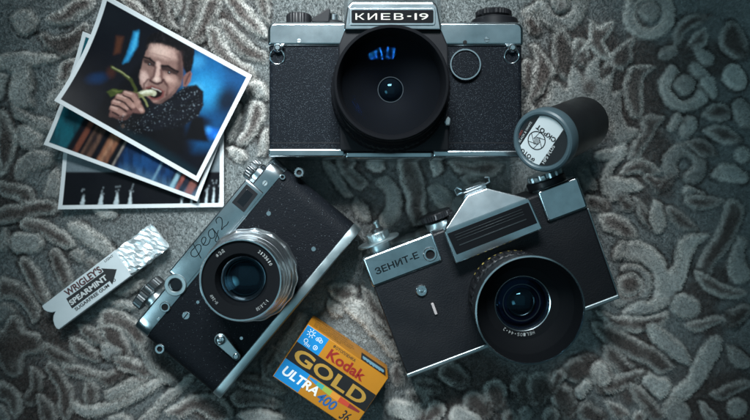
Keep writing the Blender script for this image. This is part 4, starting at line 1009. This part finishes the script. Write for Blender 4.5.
    p.mix(a * .5 * sstep(.1, .5, np.sin((X * .5 + Y) * .42 + 3 * vnoise(X, Y, 12, 9))), (8, 9, 13))
    d2 = psdf(X, Y, z([(90, 330), (190, 340), (190, 400), (120, 400)])); p.mix((1 - sstep(-2, 2, d2)) * sstep(.3, .45, vnoise(X, Y, 1.2, 13)) * .5, (140, 150, 158))
    p.poly([(120, 128), (150, 140), (200, 172), (190, 176), (140, 148)], (16, 44, 54), 5, .5)
    return p.C

def paint_columns(X, Y):
    p = Paint(X, Y, (12, 14, 20))
    u = (X * .93 + Y * .37); v = (-X * .37 + Y * .93)          # along / across the print
    b = 45 * .93 + 145 * .37; u = u - b
    yy = (Y - (145 + (X - 45) * .37))                            # height above the lower edge (negative up)
    s = X + yy * .45
    def bar(x0, x1, c, soft=1.5, op=1): p.mix(op * sstep(x0 - soft, x0 + soft, s) * (1 - sstep(x1 - soft, x1 + soft, s)), c)
    bar(30, 65, (18, 84, 96), 2); bar(71, 76, (110, 62, 48), 1.2, .9); bar(79, 89, (96, 70, 58), 1.5, .9); bar(81, 85, (26, 22, 24), 1.5, .8)
    bar(95, 105, (134, 88, 66), 1.6); bar(98, 101, (166, 122, 96), 1.4, .7); bar(110, 112, (150, 140, 130), .8, .7)
    bar(114, 165, (20, 52, 92), 5); bar(126, 142, (24, 66, 112), 5, .7)
    p.mix(.75 * sstep(-16, -2, yy) * sstep(112, 126, s), (74, 108, 134))
    bar(150, 152, (120, 160, 180), 1.2, .6); bar(168, 172, (140, 176, 190), 1.2, .8); bar(173.5, 177, (150, 84, 76), 1, .8); bar(183, 190, (140, 86, 78), 1.4, .7); bar(178, 182, (36, 40, 52), 1, .8); bar(192, 195, (90, 100, 112), 1, .7)
    p.mix(.5 * sstep(.0, .4, vnoise(X, Y * .3, 3, 21)), (14, 18, 28))
    return p.C

def paint_fountains(X, Y):
    p = Paint(X, Y, (15, 17, 22))
    p.mix(1 - sstep(-1, 1, Y - 172), (104, 116, 122)); p.mix((1 - sstep(150, 168, Y)) * .4, (150, 160, 164))
    for x, t, w in ((83, 195, 2.6), (101, 193, 2.6), (116.5, 192, 2.8), (130, 190, 2.0), (181, 197, 1.4), (191, 194, 1.3), (198, 190, 1.3), (206, 188, 1.4), (213, 186, 1.4), (219.5, 187, 1.2)):
        h = np.clip((Y - t) / (206 - t), 0, 1)
        ww = w * (.25 + .75 * h) + .5 * vnoise(X, Y, 1.5, int(x)) * 2
        p.mix(.95 * (1 - sstep(ww - .6, ww + .6, np.abs(X - x + (1 - h) * -1.5))) * sstep(t - 2, t + 4, Y) * (1 - sstep(204, 206, Y)), (190, 202, 206))
        for k in range(5):
            p.ell(x + 1.5 + RNG.uniform(-2, 2.5), t + RNG.uniform(-6, 3), .7, .9, (130, 140, 146), .6, .7)
    return p.C

def photo_print(label, corners, z0, curl, painter, nx, ny, border, name='photo_print'):
    """corners: photograph pixels of bottom-left, bottom-right, top-right, top-left; z0: mm at each corner"""
    cen = P(sum(c[0] for c in corners) / 4, sum(c[1] for c in corners) / 4, z0[0])
    Wc = [P(c[0], c[1], zc) for c, zc in zip(corners, z0)]
    u, v = np.meshgrid(np.linspace(0, 1, nx), np.linspace(0, 1, ny))
    u = u.ravel(); v = v.ravel()
    wt = [(1 - u) * (1 - v), u * (1 - v), u * v, (1 - u) * v]
    base_z = min(z0) * 1e-3
    xyz = sum(np.outer(w, np.array(c)) for w, c in zip(wt, Wc))
    xyz[:, 2] = base_z + curl(u, v) * 1e-3
    X = sum(w * c[0] for w, c in zip(wt, corners)); Y = sum(w * c[1] for w, c in zip(wt, corners))
    C = painter(X, Y)
    G = C.reshape(ny, nx, 3)
    for _ in range(3):
        G = (np.roll(G, 1, 0) + np.roll(G, -1, 0) + 2 * G) / 4; G = (np.roll(G, 1, 1) + np.roll(G, -1, 1) + 2 * G) / 4
    grain = 1 + .16 * vnoise(X, Y, .8, 91) + .16 * vnoise(X, Y, 2.2, 92)
    C = G.reshape(-1, 3) * grain[:, None]
    bu = border / math.dist(corners[0], corners[1]); bv = border / math.dist(corners[0], corners[3])
    e = np.minimum(np.minimum(u, 1 - u) / bu, np.minimum(v, 1 - v) / bv)
    w = 1 - sstep(.93, 1.05, e)
    C = C * (1 - w[:, None]) + np.array((.60, .63, .64)) * w[:, None]
    me = bpy.data.meshes.new(name)
    idx = np.arange(nx * ny).reshape(ny, nx)
    quads = np.stack([idx[:-1, :-1], idx[:-1, 1:], idx[1:, 1:], idx[1:, :-1]], -1).reshape(-1, 4)
    me.from_pydata((xyz - np.array((cen.x, cen.y, 0))).tolist(), [], quads.tolist())
    a = me.color_attributes.new('print', 'FLOAT_COLOR', 'POINT')
    a.data.foreach_set('color', np.concatenate([np.clip(C, 0, 1), np.ones((len(C), 1))], 1).astype(np.float32).ravel())
    me.materials.append(mat('photo_paper', (.8, .8, .8), .45, spec=.10, attr='print', rvar=(40, .36, .48)))
    me.shade_smooth()
    o = bpy.data.objects.new(name, me); COL.objects.link(o); o.location = (cen.x, cen.y, 0)
    sd = o.modifiers.new('thickness', 'SOLIDIFY'); sd.thickness = 0.00028; sd.offset = -1
    o['label'] = label; o['category'] = 'photograph'; o['group'] = 'stack of printed photographs'
    return o
photo_print('white bordered print of dark fountains, lowest of the three prints', ((59.3, 209.5), (224, 207), (224, 97), (68, 97)), (.6, .6, .6, .6),
            lambda u, v: .6 + 2.2 * (1 - u) ** 3 * (1 - v) * 0 + 1.6 * (2 * v - 1) ** 2 * (1 - u) ** 3, paint_fountains, 420, 280, 4.2)
photo_print('white bordered print of blurred brown and blue stripes, middle of the three prints', ((45.2, 145), (198.2, 201.5), (240, 92), (84.3, 32.5)), (5.6, 2.2, 2.2, 5.6),
            lambda u, v: 1.0 + 1.2 + 3.4 * (2 * v - 1) ** 2 * (1 - u) ** 2, paint_columns, 420, 300, 4.0)
photo_print('white bordered print of a man in a scarf biting a banana, topmost print', ((57.6, 102), (199.3, 182.3), (253.3, 76.5), (107, -3.5)), (9.4, 3.6, 4.4, 9.4),
            lambda u, v: 2.4 + 1.0 + 7 * (2 * v - 1) ** 2 * (1 - u) ** 2 + 1.0 * u ** 3 * v, paint_portrait, 560, 400, 4.4)

# ------------------------------------------------------------------ chewing gum pack
g0 = P(86, 291, 0)
g = Thing('gum_pack', 'opened white pack of chewing gum with crumpled foil end on the carpet', 'gum pack', Vector((g0.x, g0.y, 0)), 37.0)
ZG = 8.5
gl = g.Ls([(41.4, 306), (58.6, 329.5), (130.8, 275.8), (115, 250)], ZG)
A, B_, C_, D = (Vector(q) for q in gl)     # upper left, lower left, lower right, upper right
out = g.Ls([(115, 250), (41.6, 306), (43.6, 309.6), (47.5, 312), (52, 312.6), (55.2, 311.6), (53.2, 315.6), (52.8, 320), (54.2, 325.2), (56.4, 328.6), (58.8, 329.6), (130.8, 275.8)], ZG)
m = MB(); m.slab(out, 3.2, ZG, .5); gw = m.build('wrapper', mat('waxed_paper', (.60, .66, .68), .42, spec=.35, var=(90, .05), bump=('noise', 160, .25, 4e-4)), g)
x_in = min(A.x, B_.x) + 9
m = MB(); m.box(x_in, C_.x + 1, min(B_.y, C_.y) + .6, max(A.y, D.y) - .6, .3, 7.6, .5); m.build('gum_sticks', mat('dark_foil', (.05, .055, .06), .5, .3), g)
# crumpled foil
fo = g.Ls([(113, 252), (129.5, 276.5), (167.5, 247), (148.5, 224)], ZG - .5)
fx0, fx1 = min(fo[0][0], fo[1][0]), (fo[2][0] + fo[3][0]) / 2; fy0 = (fo[1][1] + fo[2][1]) / 2; fy1 = (fo[0][1] + fo[3][1]) / 2
NX, NY = 19, 30
vs = []; fs_ = []
for j in range(NY):
    for i in range(NX):
        s = i / (NX - 1); t = j / (NY - 1)
        x = fx0 + (fx1 - fx0) * s; w = (fy1 - fy0) / 2; cy = (fy0 + fy1) / 2
        # cross-section: flat-topped tube flattened towards the open end
        ang = math.pi * 2 * t
        hgt = 3.9 - 1.6 * s
        cx_ = max(-1, min(1, 1.25 * math.cos(ang))); sy = max(-1, min(1, 1.35 * math.sin(ang)))
        y = cy + w * cx_; z_ = 4.1 - .6 * s + hgt * sy
        nx = np.array([x]); ny = np.array([t * 40.0])
        k_ = .2 + .8 * min(1, s * 5)
        rj = lambda q: (hash2(np.array([i // 1 + q * 57]), np.array([j % (NY - 1)]), 5)[0] - .5)
        big = float(vnoise(nx + ny * .3, ny, 5.0, 5)[0])
        z_ += (1.9 * rj(1) + 1.6 * big) * k_ * (1 if sy > 0 else .2) * .8
        y += (.9 * rj(2) + .8 * float(vnoise(nx, ny + 90, 3.4, 17)[0])) * k_; x += .7 * rj(3) * (1 if 0 < i < NX - 1 else .2)
        x += 1.6 * float(vnoise(np.array([t * 30.]), np.array([3.]), 2.2, 4)[0]) * s
        vs.append((x * 1e-3, y * 1e-3, max(.3, z_) * 1e-3))
for j in range(NY - 1):
    for i in range(NX - 1):
        a = j * NX + i; fs_.append((a, a + 1, a + NX + 1, a + NX))
me = bpy.data.meshes.new('foil'); me.from_pydata(vs, [], fs_)
me.materials.append(mat('crinkled_foil', (.70, .77, .79), .36, .55, bump=('noise', 700, .2, 2e-4)))
o = bpy.data.objects.new('foil', me); COL.objects.link(o); o.parent = g.o
# printing
zg = ZG + .05
ta = R(33); bx = (math.cos(ta), -math.sin(ta))          # direction of the printed lines in the picture
INKR = mat('dark_red_ink', (.075, .022, .025), .6); INKK = MATS['black_ink']
arrow = [(66.2, 298.6), (103.6, 271.6), (101.2, 268.3), (116.8, 269.2), (112.3, 284.6), (109.6, 281.0), (72.0, 308.6)]
m = MB(); m.slab(g.Ls(arrow, zg), ZG - .1, ZG + .06, 0); m.build('arrow', INKK, gw)
m = MB(); g.text(m, "WRIGLEY'S", (67.6, 297.0), (102.9, 271.6), 7.6, zg, .035); m.build('lettering', INKR, gw)
m = MB(); g.text(m, 'SPEARMINT', (71.6, 305.6), (108.2, 278.8), 5.6, ZG + .09, .035); m.build('arrow_lettering', MATS['white_paint'], gw)
m = MB(); g.text(m, 'SUGARFREE GUM', (76.2, 311.2), (109.8, 286.4), 3.5, zg, .03)
g.text(m, 'LIGHT', (105.2, 262.4), (113.8, 256.4), 2.4, zg, .01)
c = g.L(114.2, 280.2, zg); m.lathe([(.9, zg), (.9, zg + .05), (.5, zg + .05), (.5, zg)], (*c, 0), seg=24, caps=(False, False)); m.build('fine_lettering', INKK, gw)

# ------------------------------------------------------------------ film box
b0 = P(331, 377, 17)
b = Thing('film_box', 'yellow, blue and black cardboard film box with gold lettering', 'film box', Vector((b0.x, b0.y, 0)), -34.2)
ZB = 35.0
tl = Vector(b.L(308.3, 324, ZB)); tr = Vector(b.L(388, 378.4, ZB)); bl = Vector(b.L(272.2, 376, ZB))
bx0 = (tl.x + bl.x) / 2; bx1 = tr.x; by1 = (tl.y + tr.y) / 2; by0 = bl.y
print('box', bx1 - bx0, by1 - by0)
YEL = mat('yellow_card', srgb(178, 118, 30), .42, spec=.3, var=(60, .06)); BLU = mat('blue_card', srgb(24, 128, 190), .42, spec=.3, var=(60, .05)); BLK = mat('black_card', (.014, .014, .015), .4, spec=.3)
m = MB(); m.box(bx0, bx1, by0, by1, 0.3, ZB, .5); bb = m.build('carton', YEL, b)
w_ = bx1 - bx0; h_ = by1 - by0
def face(u0, v0, u1, v1): return rect(bx0 + u0 * w_, by1 - v1 * h_, bx0 + u1 * w_, by1 - v0 * h_)
def U(u, v): return (bx0 + u * w_, by1 - v * h_)
m = MB(); m.slab(face(.006, .325, .994, .645), ZB - .2, ZB + .05, 0); m.build('black_band', BLK, bb)
m = MB(); m.slab(face(.006, .012, .27, .325), ZB - .2, ZB + .05, 0); m.slab(face(.006, .645, .31, .985), ZB - .2, ZB + .05, 0); m.build('blue_panel', BLU, bb)
zb_ = ZB + .08
def btext(mb, s, u, v, wu, hv, bold=0, shear=0):      # u, v: lower left of the word in fractions of the face
    x, y = U(u, v); mb.text(s, (x, y, zb_), (1, 0, 0), (0, 1, 0), wu * w_, hv * h_, bold, .05, shear)
GOLD = mat('gold_ink', srgb(196, 150, 66), .4, .35)
m = MB(); btext(m, 'G', .06, .60, .22, .225, .03); btext(m, 'O', .30, .60, .22, .225, .03); btext(m, 'L', .545, .60, .16, .225, .03); btext(m, 'D', .73, .60, .20, .225, .03)
# the letters' weight: thick vertical strokes
gold = m.build('gold_lettering', GOLD, bb)
m = MB(); btext(m, 'Kodak', .345, .285, .45, .175, .03); m.build('red_lettering', mat('red_card_ink', srgb(140, 28, 16), .5), bb)
m = MB(); btext(m, 'ФОТОПЛЕНКА', .345, .085, .275, .052, .012); m.build('caption', INKK, bb); m = MB()
btext(m, '36', .80, .955, .10, .17, .012, .25); btext(m, 'EXP', .91, .955, .06, .045)
m.build('exposure_count', INKK, bb)
m = MB(); btext(m, 'ULTRA', .055, .885, .43, .155, .03, .15); m.build('white_lettering', mat('white_ink', (.78, .80, .80), .5), bb)
m = MB(); btext(m, '400', .50, .925, .22, .165, .02, .15); m.build('blue_lettering', mat('blue_ink', srgb(30, 90, 150), .5), bb)
# rainbow sweep
m = MB(); segs = [((40, 130, 190), .33, .42), ((60, 160, 150), .42, .50), ((150, 170, 70), .50, .60), ((214, 140, 50), .60, .70), ((190, 66, 44), .70, .82), ((130, 40, 40), .82, .95)]
for i, (cl, a, c2) in enumerate(segs):
    mm_ = MB(); f0 = lambda t: .685 + .02 * math.sin((t - .3) * 4); wd = lambda t: .012 + .035 * math.sin(max(0, min(1, (t - .30) / .68)) * math.pi)
    mm_.slab([U(a, f0(a) - wd(a)), U(c2, f0(c2) - wd(c2)), U(c2, f0(c2) + wd(c2)), U(a, f0(a) + wd(a))], ZB - .1, ZB + .06, 0)
    mm_.build('colour_stripe', mat('stripe_%d' % i, srgb(*cl), .45), bb)
# weather pictograms: sun, cloud, lamp and hand circle
m = MB()
def disc(u, v, r, r2=0, sx=1):
    x, y = U(u, v); n_ = 20
    if r2: m.lathe([(r, zb_ - .05), (r, zb_), (r2, zb_), (r2, zb_ - .05)], (x, y, 0), seg=32, caps=(False, False))
    else: m.slab([(x + r * sx * math.cos(2 * math.pi * i / n_), y + r * math.sin(2 * math.pi * i / n_)) for i in range(n_)], ZB, zb_, 0)
disc(.085, .095, 1.25, .95)
for i in range(8):
    x, y = U(.085, .095); a = math.pi * i / 4; m.slab([(x + rr_ * math.cos(a + da), y + rr_ * math.sin(a + da)) for rr_, da in ((1.6, -.12), (2.5, -.07), (2.5, .07), (1.6, .12))], ZB, zb_, 0)
x, y = U(.19, .115)
for dx, dy, r in ((-1.1, 0, .95), (0, .45, 1.2), (1.2, 0, 1.0)):
    m.lathe([(r, zb_ - .05), (r, zb_), (r - .28, zb_), (r - .28, zb_ - .05)], (x + dx, y + dy, 0), seg=28, caps=(False, False))
disc(.08, .235, 1.2, .9); disc(.20, .245, 1.3, .95)
for dx in (-1.3, -.4, .5, 1.4):
    x, y = U(.11, .275); m.slab(rect(x + dx, y - .9, x + dx + .3, y + .5), ZB, zb_, 0)
x, y = U(.20, .245); m.slab(rect(x - .15, y - .6, x + .15, y + .7), ZB, zb_, 0); m.slab(rect(x - .15, y - .15, x + .6, y + .12), ZB, zb_ + .01, 0)
m.build('pictogram', MATS['white_ink'], bb)
# upper side face: small print and a little picture
ysd = by1 + .05
m = MB(); m.slab(rect(bx0 + .66 * w_, 14.0, bx0 + .97 * w_, 33.2), by1 - .2, ysd, 0, 'Y'); pc = m.build('picture_panel', BLK, bb)
m = MB(); xs = np.linspace(bx0 + .68 * w_, bx0 + .95 * w_, 15); hs = [27, 29.5, 27.5, 30.5, 28, 31, 28.5, 31.6, 28, 30.4, 28.4, 31, 27.6, 29.4, 27]
m.slab([(x, 21) for x in xs] + [(x, h) for x, h in reversed(list(zip(xs, hs)))], ysd - .05, ysd + .04, 0, 'Y'); m.build('skyline', mat('pale_blue_ink', srgb(120, 170, 190), .5), pc)
m = MB()
for s, x_, z_, w2, h2 in (('КИНОФОТОПЛЕНКА', .05, 9.5, .42, 4.2), ('ЦВЕТНАЯ НЕГАТИВНАЯ', .05, 16, .50, 3.4), ('COLOR NEGATIVE FILM', .06, 21, .50, 2.8), ('35 MM  ISO 400  27 DIN', .06, 25.4, .46, 2.8), ('36 EXPOSURES', .06, 30, .34, 2.8)):
    m.text(s, (bx0 + x_ * w_, ysd, z_), (1, 0, 0), (0, 0, -1), w2 * w_, h2, 0, .05)
m.build('fine_print', mat('brown_ink', (.06, .035, .012), .6), bb)
